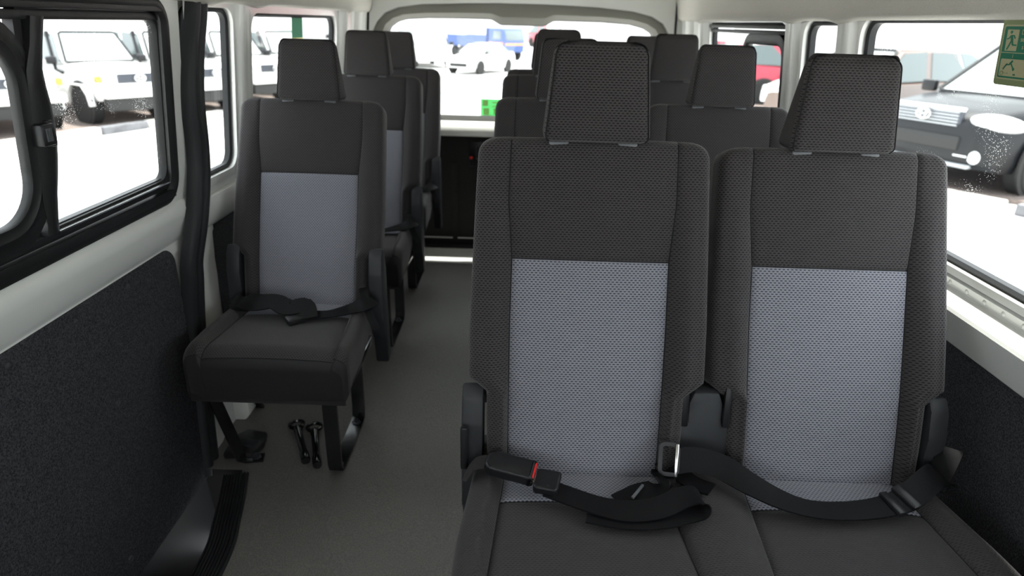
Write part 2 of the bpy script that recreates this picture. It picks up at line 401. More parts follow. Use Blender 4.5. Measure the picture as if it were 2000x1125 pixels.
# pillars (vertical posts with a moulded section)
def pillar(side, y0, y1, inset, z0=.77, z1=1.27, curve=0.):
    V = []; Fc = []; zs = [z0 + (z1 - z0) * i / 10 for i in range(11)]
    w_ = y1 - y0
    prof = [(y0, .004), (y0 + .12 * w_, -inset * .55), (y0 + .25 * w_, -inset), (y0 + .45 * w_, -inset * .86), (y0 + .60 * w_, -inset * .86), (y0 + .75 * w_, -inset), (y0 + .9 * w_, -inset * .5), (y1, .004)]
    for z in zs:
        g = 1 + curve * ((z - z0) / (z1 - z0) - .5)
        for y, d in prof: V.append((side * (wx(z) + d * g), y, z))
    k = len(prof)
    for i in range(len(zs) - 1):
        for j in range(k - 1): q = (i * k + j, (i + 1) * k + j, (i + 1) * k + j + 1, i * k + j + 1); Fc.append(q if side > 0 else q[::-1])
    return V, Fc
for i, (s_, a_, b_, d_, lab) in enumerate(((-1, 2.00, 2.095, .022, 'white pillar between the narrow and the long left window'), (-1, 3.13, 3.30, .03, 'white pillar just behind the long left window'), (-1, 3.42, 3.60, .03, 'white rear corner pillar on the left'),
    (1, 1.745, 1.835, .022, 'white pillar behind the large right window'), (1, 2.105, 2.195, .022, 'white pillar before the right rear sliding window'), (1, 3.15, 3.28, .03, 'white pillar behind the right rear sliding window'), (1, 3.42, 3.6, .03, 'white rear corner pillar on the right'))):
    struct('trim_%d' % (20 + i), pillar(s_, a_, b_, d_), M['paint'], lab, angle=50)

# ---- sliding door on the left
dy1 = 1.675
struct('door_1', geo(
    cell(-1, -.15, dy1, .30, 1.625, .784, 1.243, (.05, .05, .05, .07), .770, 1.262),
    band(-1, thick(-1, doorp), -.15, dy1),
    band(-1, thick(-1, [(.884, .640), (.884, .672)]), -.15, dy1),
    band(-1, thick(-1, lower[:4] + [(.884, .66)]), -.15, 1.63),
    ), M['paint'], 'white painted sliding door inner skin', angle=32)
d1 = bpy.data.objects['door_1']
def door_board():
    loop = rr(-.1, 1.583, -.04, .664, (.05, .02, .02, .02), 8)
    return prism(loop, 'x', -.893, -.881, .003)
part('lower_skin_shaded', band(-1, thick(-1, [(.885, -.32), (.880, -.2), (.893, -.045)]), -.15, 1.60), M['plastic'], d1)  # white door skin; step well shade put into its colour by the dark plastic
part('carpet_panel', door_board(), M['carpet'], d1)
for (y, z) in ((.994, .638), (1.181, .637), (1.364, .636), (1.545, .632), (1.245, .406), (.976, .213), (1.168, .030)):
    part('clip', xf(lathe([(.0, .0045), (.004, .004), (.007, .002), (.0078, 0)], 16, 'x'), (-.881, y, z)), M['plastic'], d1)
# double rubber seal of the door's rear edge
sealp = [(-0.815, 1.75, 1.36), (-0.815, 1.75, 1.25), (-0.826, 1.717, 1.128), (-0.835, 1.701, 1.018), (-0.842, 1.704, 0.9), (-0.846, 1.694, 0.82), (-0.85, 1.654, 0.71), (-0.866, 1.627, 0.61), (-0.872, 1.624, 0.55), (-0.886, 1.618, 0.4), (-0.887, 1.592, 0.2), (-0.888, 1.572, -0.03)]
def seal():
    path = spline(sealp, 5)
    prof = []
    for c_, r in ((-.018, .017), (.018, .017)):
        prof += [(c_ + r * math.cos(PI - PI * i / 8), .008 + r * math.sin(PI - PI * i / 8)) for i in range(9)]
    prof = [(-.037, -.01)] + prof + [(.037, -.01)]
    # width dir = along +Y, normal inward (+X)
    V, Fc = sweep(path, prof, (0, 1, 0))
    return V, Fc
sg = seal()
sx = sum(v[0] for v in sg[0]) / len(sg[0])
struct('trim_6', sg, M['rubber'], 'twin black rubber seal between sliding door and body', angle=60)
# white B-post behind the seal
def bpost():
    zs = [-.02, .2, .34, .456, .55, .633, .70, .787]; y1 = [1.70, 1.74, 1.775, 1.812, 1.815, 1.812, 1.795, 1.775]
    V = []; Fc = []
    for z, y in zip(zs, y1):
        x = wx(z) - .006
        ys_ = lerp(z, [-.03, .2, .40, .55, .61, .71, .82, .90], [1.60, 1.62, 1.646, 1.652, 1.655, 1.682, 1.722, 1.732]) + .008
        V += [(-(x + .03), ys_, z), (-(x + .004), ys_ + .002, z), (-x, ys_ + .008, z), (-x - (.004 if z > .5 else 0), y - .03, z), (-(x + .006), y, z), (-(x + .03), y + .004, z)]
    for i in range(len(zs) - 1):
        for j in range(5): a = i * 6 + j; Fc.append((a, a + 1, a + 7, a + 6))
    return V, Fc
struct('trim_7', bpost(), M['paint'], 'white sheet metal door post behind the rubber seal', angle=40)
struct('trim_8', geo(prism([(-.905, 0.), (-.86, 0.), (-.845, .02), (-.845, .12), (-.905, .16)], 'y', 1.79, 1.93, .006), prism([(-.90, 0), (-.875, 0), (-.87, .25), (-.90, .25)], 'y', 1.57, 1.60, .003)), M['paint'], 'white painted step box end by the floor')

# door window: black surround, rails, two sliding panes, latch
w1 = empty('window_1', 'black framed sliding window in the left door', None, kind='structure')
part('window_frame', frame_loop(-1, .30, 1.618, .784, 1.243, .06, [(.006, -.012), (.006, .004), (.0, .007), (-.010, .006), (-.024, .0), (-.026, -.030), (.006, -.030)]), M['frame'], w1, angle=50)
def rails():
    z0 = .818; gs = []
    def rail(zc, xin, h, y0, y1): return prism([(-(wx(zc) + .03), zc - h), (-(wx(zc) - xin), zc - h), (-(wx(zc) - xin), zc + h), (-(wx(zc) + .03), zc + h)], 'y', y0, y1, .002)
    gs += [rail(.800, .006, .010, .32, 1.60), rail(.821, -.004, .008, .32, 1.60), rail(.834, -.012, .006, .32, 1.60), rail(1.226, .006, .008, .32, 1.60), rail(1.208, -.004, .008, .32, 1.60)]
    return gs
parts('window_rail', rails(), M['frame'], w1)
part('chrome_strip', geo(prism([(-.868, .8285), (-.858, .8285), (-.858, .8315), (-.868, .8315)], 'y', 1.165, 1.58)), M['chrome'], w1)
# fixed rear pane + slim gasket
part('glass_pane', pane(-1, 1.17, 1.588, .830, 1.206, .03, .018), M['glass_dirty'], w1)
part('pane_gasket', frame_loop(-1, 1.16, 1.590, .836, 1.203, (.03, .006, .006, .03), [(.02, -.026), (.02, -.008), (0, -.008), (-.004, -.02), (-.004, -.026)]), M['frame'], w1)
# front sliding pane with its thick frame
part('glass_pane', pane(-1, .40, 1.145, .850, 1.185, .07, -.002), M['glass'], w1)
part('sash_frame', frame_loop(-1, .40, 1.118, .868, 1.168, .075, [(.048, -.012), (.048, .0), (.024, .0), (.016, .006), (.008, .003), (-.002, .004), (-.006, -.002), (-.006, -.012)], n=10), M['frame'], w1, angle=50)
def post():
    V = []; Fc = []
    zs = [.830, .85, .90, .94, .97, 1.0, 1.03, 1.06, 1.09, 1.12, 1.16, 1.206]
    e = [1.168, 1.168, 1.176, 1.186, 1.192, 1.196, 1.196, 1.193, 1.186, 1.182, 1.190, 1.202]
    a = [1.135, 1.138, 1.136, 1.140, 1.140, 1.140, 1.140, 1.140, 1.140, 1.142, 1.158, 1.168]
    for z, y1, y0 in zip(zs, e, a):
        x = wx(z) - .006
        V += [(-(x + .03), y0, z), (-(x + .004), y0, z), (-x, y0 + .006, z), (-x, y1 - .012, z), (-(x + .004), y1, z), (-(x + .03), y1, z)]
    for i in range(len(zs) - 1):
        for j in range(5): q = i * 6 + j; Fc.append((q, q + 1, q + 7, q + 6))
    Fc += [tuple(range(6)), tuple(range(len(zs) * 6 - 1, len(zs) * 6 - 7, -1))]
    return V, Fc
part('meeting_stile', post(), M['frame'], w1, angle=50)
lt = part('window_latch', geo(box((-.834, 1.148, 1.013), (.024, .036, .038), .004), box((-.838, 1.166, 1.013), (.02, .014, .046), .003)), M['plastic_black'], w1)
parts('latch_rib', [box((-.8215, 1.140 + .004 * i, 1.013), (.003, .0015, .022)) for i in range(4)], M['plastic_grey'], lt)

def fixed_window(num, side, y0, y1, z0, z1, r, label, gm='glass'):
    wdw = empty('window_%d' % num, label, None, kind='structure')
    part('window_gasket', frame_loop(side, y0, y1, z0, z1, r, [(.004, -.034), (.004, -.016), (-.006, -.012), (-.011, -.018), (-.011, -.034)]), M['rubber'], wdw)
    part('glass_pane', pane(side, y0 - .01, y1 + .01, z0 - .01, z1 + .01, r, .028), M[gm], wdw)
    return wdw
fixed_window(2, -1, 1.74, 1.995, .788, 1.232, .045, 'narrow left window just behind the sliding door')
fixed_window(3, -1, 2.13, 3.115, .788, 1.222, (.07, .05, .05, .05), 'long rear left side window beside the single seats')
fixed_window(4, 1, .20, 1.735, .790, 1.250, .05, 'large right window beside the nearest double seat', 'glass_dirty')
fixed_window(5, 1, 1.84, 2.085, .790, 1.243, .05, 'narrow right window between two white pillars')
w6 = fixed_window(6, 1, 2.215, 3.135, .790, 1.240, .05, 'right rear sliding window with layered black rails')
def rrail(z, h, xin, y0, y1): return prism([(wx(z) + .03, z - h), (wx(z) - xin, z - h), (wx(z) - xin, z + h), (wx(z) + .03, z + h)], 'y', y0, y1, .002)
parts('window_rail', [rrail(1.226, .007, .004, 2.22, 3.13), rrail(1.208, .007, -.004, 2.22, 3.13), rrail(.80, .01, 0, 2.22, 3.13)], M['frame'], w6)
part('sash_frame', frame_loop(1, 2.245, 2.63, .82, 1.172, .05, [(.030, -.02), (.030, .002), (.006, .004), (-.004, -.002), (-.004, -.02)]), M['frame'], w6, angle=50)
fixed_window(7, -1, -1.5, -.25, .80, 1.24, .08, 'left front door window behind the viewer')
fixed_window(8, 1, -1.5, -.15, .80, 1.24, .08, 'right front door window behind the viewer')
struct('trim_9', geo(*[xf(lathe([(0, .0022), (.004, .0015), (.0055, 0)], 12, 'x'), (.8695, y, .760), (0, 0, PI)) for y in [.35 + .052 * i for i in range(48)]]), M['paint'], 'row of small rivets along the right window flange')

# ---- headliner and upper side trims
def ceil_prof():
    return [(.845, 1.262), (.815, 1.247), (.795, 1.243), (.780, 1.252), (.772, 1.275), (.768, 1.31), (.755, 1.36), (.72, 1.42), (.64, 1.47), (.5, 1.50), (.25, 1.515), (0, 1.52)]
cp_ = ceil_prof(); full = [(-x, z) for x, z in cp_] + [(x, z) for x, z in cp_[::-1][1:]]
V = []; Fc = []; ys = [-1.6 + .05 * i for i in range(106)]
for i, y in enumerate(ys):
    y = min(y, REAR)
    # trims swell between pillars and dip at the pillar heads
    dip = sum(math.exp(-((y - c) / .05) ** 2) for c in (1.79, 2.12, 3.2))
    for x, z in full:
        s_ = 1 if x > 0 else -1; d = 0
        if .76 < abs(x) < .82: d = -.009 * dip
        V.append((x, y, z + d))
k = len(full)
for i in range(len(ys) - 1):
    for j in range(k - 1): Fc.append((i * k + j, i * k + j + 1, (i + 1) * k + j + 1, (i + 1) * k + j))
struct('ceiling', (V, Fc), M['liner'], 'beige cloth headliner rolling down over the side windows', angle=80)
struct('trim_10', prism([(-.885, 1.30), (-.8, 1.56), (-.5, 1.6), (.5, 1.6), (.8, 1.56), (.885, 1.30), (.86, 1.262), (.86, 1.29), (.78, 1.45), (.5, 1.535), (-.5, 1.535), (-.78, 1.45), (-.86, 1.29), (-.86, 1.262)], 'y', -1.6, 3.7), M['paint'], 'white roof skin above the headliner')
# seat-belt height adjusters / seam line in the headliner near the tailgate
struct('trim_11', geo(tube([(-.800, 3.60, 1.16), (-.792, 3.60, 1.26), (-.770, 3.60, 1.40)], .006), tube([(.775, 3.60, 1.16), (.770, 3.60, 1.26), (.765, 3.60, 1.40)], .006)), M['rubber'], 'thin black tailgate seal edges at both rear corners')

# ---- tailgate
def arch(y, pts, r_steps=1): return pts
win_top = [(-.708, .74), (-.712, 1.10), (-.708, 1.150), (-.690, 1.182), (-.655, 1.206), (-.61, 1.220), (-.50, 1.228), (-.30, 1.231), (-.185, 1.231), (-.165, 1.229), (-.125, 1.207), (-.112, 1.204), (.098, 1.205), (.112, 1.208), (.150, 1.230), (.170, 1.232), (.40, 1.232), (.55, 1.224), (.62, 1.208), (.66, 1.186), (.685, 1.15), (.69, 1.10), (.688, .74)]
hdr_top = [(-.80, .74), (-.79, 1.08), (-.782, 1.145), (-.755, 1.200), (-.71, 1.245), (-.64, 1.272), (-.52, 1.290), (-.30, 1.300), (-.185, 1.303), (-.165, 1.304), (-.125, 1.305), (-.112, 1.305), (.098, 1.305), (.112, 1.305), (.150, 1.304), (.170, 1.304), (.38, 1.298), (.55, 1.284), (.65, 1.262), (.71, 1.230), (.745, 1.18), (.765, 1.10), (.775, .74)]
outr = [(-.93, .74), (-.93, 1.08), (-.93, 1.2), (-.93, 1.3), (-.93, 1.4), (-.9, 1.56), (-.6, 1.58), (-.4, 1.58), (-.2, 1.58), (-.165, 1.58), (-.125, 1.58), (-.112, 1.58), (.098, 1.58), (.112, 1.58), (.15, 1.58), (.17, 1.58), (.4, 1.58), (.6, 1.58), (.9, 1.56), (.93, 1.4), (.93, 1.25), (.93, 1.1), (.93, .74)]
def strip2(A, ya, B, yb, flip=False):
    n = len(A); V = [(x, ya, z) for x, z in A] + [(x, yb, z) for x, z in B]
    Fc = [(i, i + 1, n + i + 1, n + i) for i in range(n - 1)]
    return V, [f[::-1] for f in Fc] if flip else Fc
struct('wall_back', box((0, 3.69, .35), (1.86, .058, .78)), M['paint'], 'white lower tailgate skin')
struct('trim_17', geo(strip2(outr, 3.60, hdr_top, 3.60), strip2(outr, 3.72, hdr_top, 3.72), strip2(hdr_top, 3.60, hdr_top, 3.635)), M['paint'], 'white rear body frame around the tailgate window', angle=40)
struct('trim_18', prism([(3.60, .636), (3.60, .66), (3.615, .690), (3.66, .715), (3.66, .741), (3.72, .741), (3.72, .636)], 'x', -.9, .9), M['paint'], 'white ledge below the tailgate window', angle=40)
struct('trim_12', geo(strip2(hdr_top[1:-1], 3.635, [((a[0] * .35 + b[0] * .65), (a[1] * .35 + b[1] * .65)) for a, b in zip(hdr_top, win_top)][1:-1], 3.625), strip2([((a[0] * .35 + b[0] * .65), (a[1] * .35 + b[1] * .65)) for a, b in zip(hdr_top, win_top)][1:-1], 3.625, win_top[1:-1], 3.66), strip2(win_top[1:-1], 3.66, win_top[1:-1], 3.70)), M['liner_dark'], 'grey curved header trim around the tailgate window', angle=60)
struct('trim_13', geo(strip2(hdr_top[:3], 3.62, win_top[:3], 3.66), strip2(hdr_top[-3:], 3.62, win_top[-3:], 3.66)), M['paint'], 'white side posts of the tailgate window')
w9 = empty('window_9', 'tailgate window with a curved top', None, kind='structure')
part('glass_pane', prism(win_top, 'y', 3.690, 3.694), M['glass'], w9)
part('window_gasket', tube([(x, 3.685, z) for x, z in win_top], .004, 8), M['rubber'], w9)
tb = part('tailgate_board', geo(prism(rr(-.76, .76, .006, .632, .015), 'y', 3.660, 3.645, .002), box((-.36, 3.642, .25), (.03, .01, .46), .003), box((-.36, 3.638, .30), (.022, .014, .05), .004)), M['trunk'])
tag(tb, 'black trim board on the lower tailgate', 'tailgate panel')
hd = part('handle_recess', geo(frame_loop(1, 0, .1, 0, .1, .01, [(0, 0)]) if False else box((-.215, 3.642, .535), (.13, .008, .14), .003)), M['plastic_black'], tb)
part('door_handle', geo(tube([(-.235, 3.64, .51), (-.235, 3.615, .52), (-.235, 3.615, .56), (-.235, 3.64, .57)], .008)), M['plastic'], tb)
part('lock_button', lathe([(0, .006), (.008, .005), (.009, 0)], 14, 'y', (0, 0, 0)), M['red'], tb).location = (-.268, 3.632, .515)

# ---- front of the van behind the viewer
struct('wall_front', geo(box((0, -2.12, .36), (1.86, .06, .84)), box((0, -1.92, .72), (1.7, .40, .16), .04)), M['plastic'], 'dashboard and bulkhead behind the viewer')
w10 = empty('window_10', 'windscreen behind the viewer', None, kind='structure')
part('glass_pane', ([(-.85, -2.1, .78), (.85, -2.1, .78), (.72, -1.62, 1.50), (-.72, -1.62, 1.50)], [(0, 1, 2, 3)]), M['glass'], w10)

# ================================================================== SEATS
Tt = Vector((0, .3013, .9535)); Nn = Vector((0, -.9535, .3013)); PIV = Vector((0, -.12, .42)); BO = Vector((0, -.005, 0))
def fold(d, r):
    if d <= 0: return d, 0.
    a = d / r
    if a < PI / 2: return r * math.sin(a), r * (1 - math.cos(a))
    return r, r + d - r * PI / 2
def frange(a, b, n, end=False): return [a + (b - a) * i / n for i in range(n + (1 if end else 0))]
S_TOP, S_SEAM = .631, .416
def back_hw(s):
    h = lerp(s, [0, .03, .176, .203, .30, .5, .6], [.172, .175, .179, .2125, .2135, .2095, .2065])
    R = .034
    if s > S_TOP - R: h -= R - math.sqrt(max(0, R * R - (s - (S_TOP - R)) ** 2))
    if s < .03: h -= .012 * (1 - s / .03)
    return h
def back_seam(s): return lerp(s, [0, .036, .3, .416, .52, .62], [.136, .137, .141, .1405, .149, .147])
def backrest_geo():
    r = .020; qs = [-.07, -.05, -.035, -.02, -.01, 0.] + frange(.012, .15, 7) + frange(.15, .22, 8) + frange(.22, .405, 10) + [.405, .411, .4145, .416, .4175, .421, .427] + frange(.44, .59, 8) + frange(.595, .656, 12) + [.666, .686, .71]
    cols = []     # ('side', d) / ('bol', t) / ('cen', t) with sign
    sd = [.075, .055, .04] + [.0314 * (1 - i / 6) for i in range(1, 6)]
    bt = [1., .8, .6, .4, .22, .10, .04, .0]
    cols += [(-1, 'side', d) for d in sd] + [(-1, 'bol', t) for t in bt]
    ct = [-.985, -.95, -.88] + frange(-.75, .75, 8, True) + [.88, .95, .985]
    cols += [(0, 'cen', t) for t in ct]
    cols += [(1, 'bol', t) for t in bt[::-1]] + [(1, 'side', d) for d in sd[::-1]]
    V = []; UV = []; 
    for q in qs:
        drop = 0.; s = q
        if q > S_TOP - r: a, drop = fold(q - (S_TOP - r), r); s = S_TOP - r + a
        elif q < .02: a, drop = fold(.02 - q, r); s = .02 - a
        hw = back_hw(s); xs = min(back_seam(s), hw - r - .002)
        th = lerp(s, [0, .6], [.095, .070]); bol = lerp(s, [0, .1, .2, .35, .5, .6], [.018, .030, .036, .022, .008, .0])
        for sg, kind, t in cols:
            dx = 0.
            if kind == 'side': a, dx = fold(t, r); x = sg * (hw - r + a); h = bol * .75; u = sg * (hw - r + t)
            elif kind == 'bol':
                x = sg * (xs + (hw - r - xs) * t); e = t; h = bol * (math.sin(min(1, e * 1.35) * PI / 2) - .25 * max(0, e - .7) / .3) ; h = min(h, bol); h = h + .0035 * min(1, (t * (hw - r - xs)) / .006) - .0035; u = x
            else:
                x = xs * t; e = (1 - abs(t)) * xs; h = .007 * (1 - t * t) - .0035 * math.exp(-e / .004) ; u = x
                h -= .004 * math.exp(-abs(q - S_SEAM) / .003)
            lum = .010 * math.exp(-((s - .17) / .13) ** 2) * max(0, 1 - (x / .2) ** 2)
            n = max(h + lum - drop - dx, -th)
            if kind == 'bol' and t == 0: pass
            P = BO + Tt * s + Nn * n + Vector((x, 0, 0)); V.append(tuple(P)); UV.append((u, q))
    W = len(cols); H = len(qs); Fa = []; Fb = []
    ic = [j for j, c in enumerate(cols) if c[1] == 'cen']; j0, j1 = ic[0] - 1, ic[-1]
    for i in range(H - 1):
        for j in range(W - 1):
            f = (i * W + j, i * W + j + 1, (i + 1) * W + j + 1, (i + 1) * W + j)
            (Fb if (j0 <= j <= j1 and qs[i + 1] <= S_SEAM + 1e-6) else Fa).append(f)
    # back face
    ring = [j for j in range(W)] + [i * W + W - 1 for i in range(1, H)] + [(H - 1) * W + j for j in range(W - 2, -1, -1)] + [i * W for i in range(H - 2, 0, -1)]
    Fa.append(tuple(ring[::-1]))
    # seam threads: follow the seam columns
    jl, jr = j0, j1 + 1
    pl = [Vector(V[i * W + jl]) + Nn * .0006 for i in range(3, H - 8)]; pr_ = [Vector(V[i * W + jr]) + Nn * .0006 for i in range(3, H - 8)]
    iq = qs.index(.416); ph = [Vector(V[iq * W + j]) + Nn * .0008 for j in range(jl, jr + 1)]
    return V, UV, Fa, Fb, pl, pr_, ph
def sub(V, UV, Fc):
    used = sorted({i for f in Fc for i in f}); mp = {u: k for k, u in enumerate(used)}
    return [V[u] for u in used], [UV[u] for u in used], [tuple(mp[i] for i in f) for f in Fc]
BG = backrest_geo()
def headrest_geo():
    zb, zt = 1.017, 1.180; n = 7
    lv = []
    for i in range(7): a = PI / 2 * i / 6; lv.append((zb + .012 * (1 - math.cos(a)), .012 * (1 - math.sin(a))))
    for i in range(1, 9): lv.append((zb + .012 + (zt - zb - .034) * i / 9, 0))
    for i in range(8): a = PI / 2 * i / 7; lv.append((zt - .022 + .022 * math.sin(a), .022 * (1 - math.cos(a))))
    V = []; UV = []; L = None
    for z, e in lv:
        t = (z - zb) / (zt - zb); wdt = .0935 - .0145 * t - e; wdt -= .0 ; yf = .040 + .017 * t + e * .9; yb = .128 - .034 * t - e * .9
        # front corner radii small, back large; front corners rounded in outline near the top
        loop = rr(-wdt, wdt, yf, yb, (.026, .026, .016, .016), n)
        L = len(loop)
        for x, y in loop:
            if y < yf + .02: y -= .004 * (1 - (x / wdt) ** 2)
            V.append((x, y - PIV.y, z - PIV.z)); UV.append((x, z) if y < yf + .03 else (x + y, z))
    Fc = []
    for i in range(len(lv) - 1):
        for j in range(L): j2 = (j + 1) % L; Fc.append((i * L + j, i * L + j2, (i + 1) * L + j2, (i + 1) * L + j))
    Fc.append(tuple(range(L))[::-1]); Fc.append(tuple((len(lv) - 1) * L + j for j in range(L)))
    mi = []
    for f in Fc:
        ys = [V[i][1] + PIV.y for i in f]; c = sum(ys) / len(ys); zc = sum(V[i][2] for i in f) / len(f) + PIV.z; xc = abs(sum(V[i][0] for i in f) / len(f))
        t = (zc - zb) / (zt - zb); mi.append(0 if c < .040 + .017 * t + .013 and zc < zt - .004 else 1)
    # seam loop around the front face
    pts = []
    for z, e in lv[2:-2]:
        t = (z - zb) / (zt - zb); wdt = .0935 - .0145 * t - e; yf = .040 + .017 * t + e * .9
        pts.append((-(wdt - .0047 + .0008), yf + .0047 - PIV.y - .0018, z - PIV.z))
    top = [(x, y, z + .001) for x, y, z in [(k * .06, .0605 + .0 - PIV.y, zt - .0035 - PIV.z) for k in (-1, -.5, 0, .5, 1)]]
    ptr = [(-x, y, z) for x, y, z in pts[::-1]]
    return V, UV, Fc, mi, pts + ptr
HG = headrest_geo()
def cushion(seats, x0, x1):
    """seats = centre x list"""
    r = .030; rf = .050; yb, yf = -.02, -.435; TOP = .452; R = .022
    def fl(y): return min(1, max(0, (-y - .1) / .33))
    def seam(y): return .140 + .026 * fl(y)
    ds = [.115, .085, .06] + [.0471 * (1 - i / 6) for i in range(1, 6)]
    qs = frange(0, .165, 6) + [.165, .171, .177, .18, .183, .189, .195] + frange(.21, .355, 5) + frange(.36, .41, 7) + [.4115, .413, .4145, .418] + frange(.424, .45, 5) + [.46, .49, .52, .545, .560, .572]
    # q: distance from yb towards the front, folds at (yb-yf)-r
    cols = [('side', -1, d) for d in ds]
    segs = []
    bt = [.0, .04, .1, .22, .4, .6, .8, 1.]
    segs.append(('bolL', bt[::-1]))
    ct = [-1, -.985, -.95, -.88] + frange(-.75, .75, 8, True) + [.88, .95, .985, 1]
    for k in range(len(seats)):
        segs.append(('cen', k, ct))
        if k < len(seats) - 1: segs.append(('mid', k, [.03, .08, .2, .35, .5, .65, .8, .92, .97]))
    V = []; UV = []; tagc = []
    LEN = (yb - yf) - rf; HD = .139; first = True
    for q in qs:
        drop = 0.; y = yb - q
        if q > LEN:
            a, drop = fold(q - LEN, rf); y = yb - LEN - a
            if drop > rf: y += (drop - rf) * .12     # skirt tucks back a little
        tight = 0
        if -y > -yf - R: tight = R - math.sqrt(max(0, R * R - (-y - (-yf - R)) ** 2)) if -y < -yf else R
        if drop > .06: tight += (drop - .06) * .25
        rear_ = .018 * min(1, max(0, (y + .30) / .2))
        X0, X1 = x0 + tight * .75 + rear_, x1 - tight * .75 - rear_
        f = fl(y)
        if seats[-1] > .1: X1 += .022 * f
        row = []
        def amp(): return .012 + .010 * (1 - f)
        base = TOP - .006 * (1 - f) 
        def emit(x, h, u, dx, tg):
            z = max(base + h - drop - dx, TOP - HD) if drop < HD else TOP - HD
            z = max(base + h - drop - dx, TOP - HD)
            V.append((x, y, z)); UV.append((u, q))
            if first: tagc.append(tg)
        for d in ds: a, dx = fold(d, r); emit(X0 + r - a, amp() * .7, X0 + r - d, dx, 's')
        xsl = seats[0] - seam(y); ee = X0 + r
        for t in bt[::-1]: x = xsl + (ee - xsl) * t; emit(x, amp() * math.sin(min(1, t * 1.3) * PI / 2) * (1 if t < .7 else 1 - (t - .7)) - (.004 if t == 0 else 0), x, 0, 'b')
        for k, c in enumerate(seats):
            sm = seam(y)
            for t in ct[1:-1] if True else ct:
                e = (1 - abs(t)) * sm; x = c + sm * t
                h = .006 * (1 - t * t) - .004 * math.exp(-e / .004) - (.004 * math.exp(-abs(q - .18) / .003)) - (.004 * math.exp(-abs(q - .413) / .002) if q > .42 else 0)
                emit(x, h, x, 0, 'c%d' % k)
            if k < len(seats) - 1:
                a0, a1 = c + sm, seats[k + 1] - sm
                for t in [0, .03, .08, .2, .35, .5, .65, .8, .92, .97, 1]: x = a0 + (a1 - a0) * t; emit(x, amp() * 1.1 * math.sin(PI * t) ** .6 - (.004 if t in (0, 1) else 0), x, 0, 'm')
        xsr = seats[-1] + seam(y); ee = X1 - r
        for t in bt: x = xsr + (ee - xsr) * t; emit(x, amp() * math.sin(min(1, t * 1.3) * PI / 2) * (1 if t < .7 else 1 - (t - .7)) - (.004 if t == 0 else 0), x, 0, 'b')
        for d in ds[::-1]: a, dx = fold(d, r); emit(X1 - r + a, amp() * .7, X1 - r + d, dx, 's')
        first = False
    W = len(tagc); H = len(qs); Fa = []; Fb = []; Fs = []
    for i in range(H - 1):
        for j in range(W - 1):
            f = (i * W + j, i * W + j + 1, (i + 1) * W + j + 1, (i + 1) * W + j)[::-1]
            cen = tagc[j][0] == 'c' or tagc[j + 1][0] == 'c'
            if cen and qs[i + 1] <= .1801: Fb.append(f)
            elif qs[i] >= .4129: Fs.append(f)
            else: Fa.append(f)
    ring = [j for j in range(W)] + [i * W + W - 1 for i in range(1, H)] + [(H - 1) * W + j for j in range(W - 2, -1, -1)] + [i * W for i in range(H - 2, 0, -1)]
    Fs.append(tuple(ring))
    seams = []
    for j in range(1, W):
        a, b = tagc[j - 1], tagc[j]
        if (a[0] == 'c') != (b[0] == 'c'):
            jj = j - 1 if b[0] == 'c' else j
            seams.append([Vector(V[i * W + jj]) + Vector((0, 0, .0008)) for i in range(0, qs.index(.413) + 1)])
    iq = qs.index(.413); seams.append([Vector(V[iq * W + j]) + Vector((0, -.0006, .0003)) for j in range(5, W - 5)])
    iq = qs.index(.18)
    for k in range(len(seats)):
        js = [j for j in range(W) if tagc[j] == 'c%d' % k]; seams.append([Vector(V[iq * W + j]) + Vector((0, 0, .0006)) for j in range(js[0] - 1, js[-1] + 2)])
    return V, UV, Fa, Fb, Fs, seams

def seat_unit(root, cx):
    b0 = PIV + Vector((cx, 0, 0))
    V, UV, Fa, Fb, pl, pr_, ph = BG
    v, u, f = sub(V, UV, Fa); b = link('backrest', v, f, M['mesh'], root, uvs=u, angle=180); b.location = b0
    v, u, f = sub(V, UV, Fb); c = link('insert_panel', v, f, M['mesh_light'], b, uvs=u, angle=180); c['label'] = 'light grey mesh insert'
    parts('seam', [tube(pl, .0011, 6), tube(pr_, .0011, 6), tube(ph, .0011, 6)], M['thread'], b)
    part('back_panel', xf(prism(rr(-.150, .150, .03, .54, .03), 'y', 0, .004, .001), (0, .0935, .03), (-.262, 0, 0)), M['plastic'], b)
    V, UV, Fc, mi, pts = HG
    h = link('headrest', V, Fc, [M['mesh'], M['cloth']], root, uvs=UV, angle=180, mi=mi); h.location = b0
    parts('seam', [tube(pts[:len(pts) // 2], .0012, 6), tube(pts[len(pts) // 2:], .0012, 6)], M['thread'], h)
    for s in (-1, 1):
        x = s * .060 - .004
        bz = part('guide_bezel', box((x, .072 - PIV.y, 1.008 - PIV.z), (.036, .030, .016), .004), M['plastic_grey'], h)
        part('post', tube([(x, .09 - PIV.y, .95 - PIV.z), (x, .098 - PIV.y, 1.03 - PIV.z)], .006), M['chrome'], h)
    return b, h
def side_cover(x0, x1, low=.27):
    poly = [(-.118, .40), (-.112, .54), (-.098, .590), (-.080, .612), (-.06, .60), (-.045, .54), (-.04, .43), (-.03, low), (-.07, low - .01), (-.09, .33), (-.112, .36)]
    return prism(poly, 'x', x0, x1, .006)
def u_leg(x, yf=-.31, yr=-.02, ztop=.335, w=.020, yt=None):
    path = [(x, yf - .004, ztop), (x, yf, .10), (x, yf + .002, .035), (x, yf + .010, .014), (x, yf + .028, .006), (x, (yf + yr) / 2, .005), (x, yr - .028, .006), (x, yr - .008, .014), (x, yr, .04), (x, yr - .003, ztop)]
    prof = [(-w, -.0045), (w, -.0045), (w, .0045), (-w, .0045)]
    return sweep(path, prof, (1, 0, 0))
def bolt(x, y, z=.012): return xf(lathe([(0, .012), (.008, .012), (.009, .004), (.014, .003), (.0145, 0)], 6), (x, y, z))
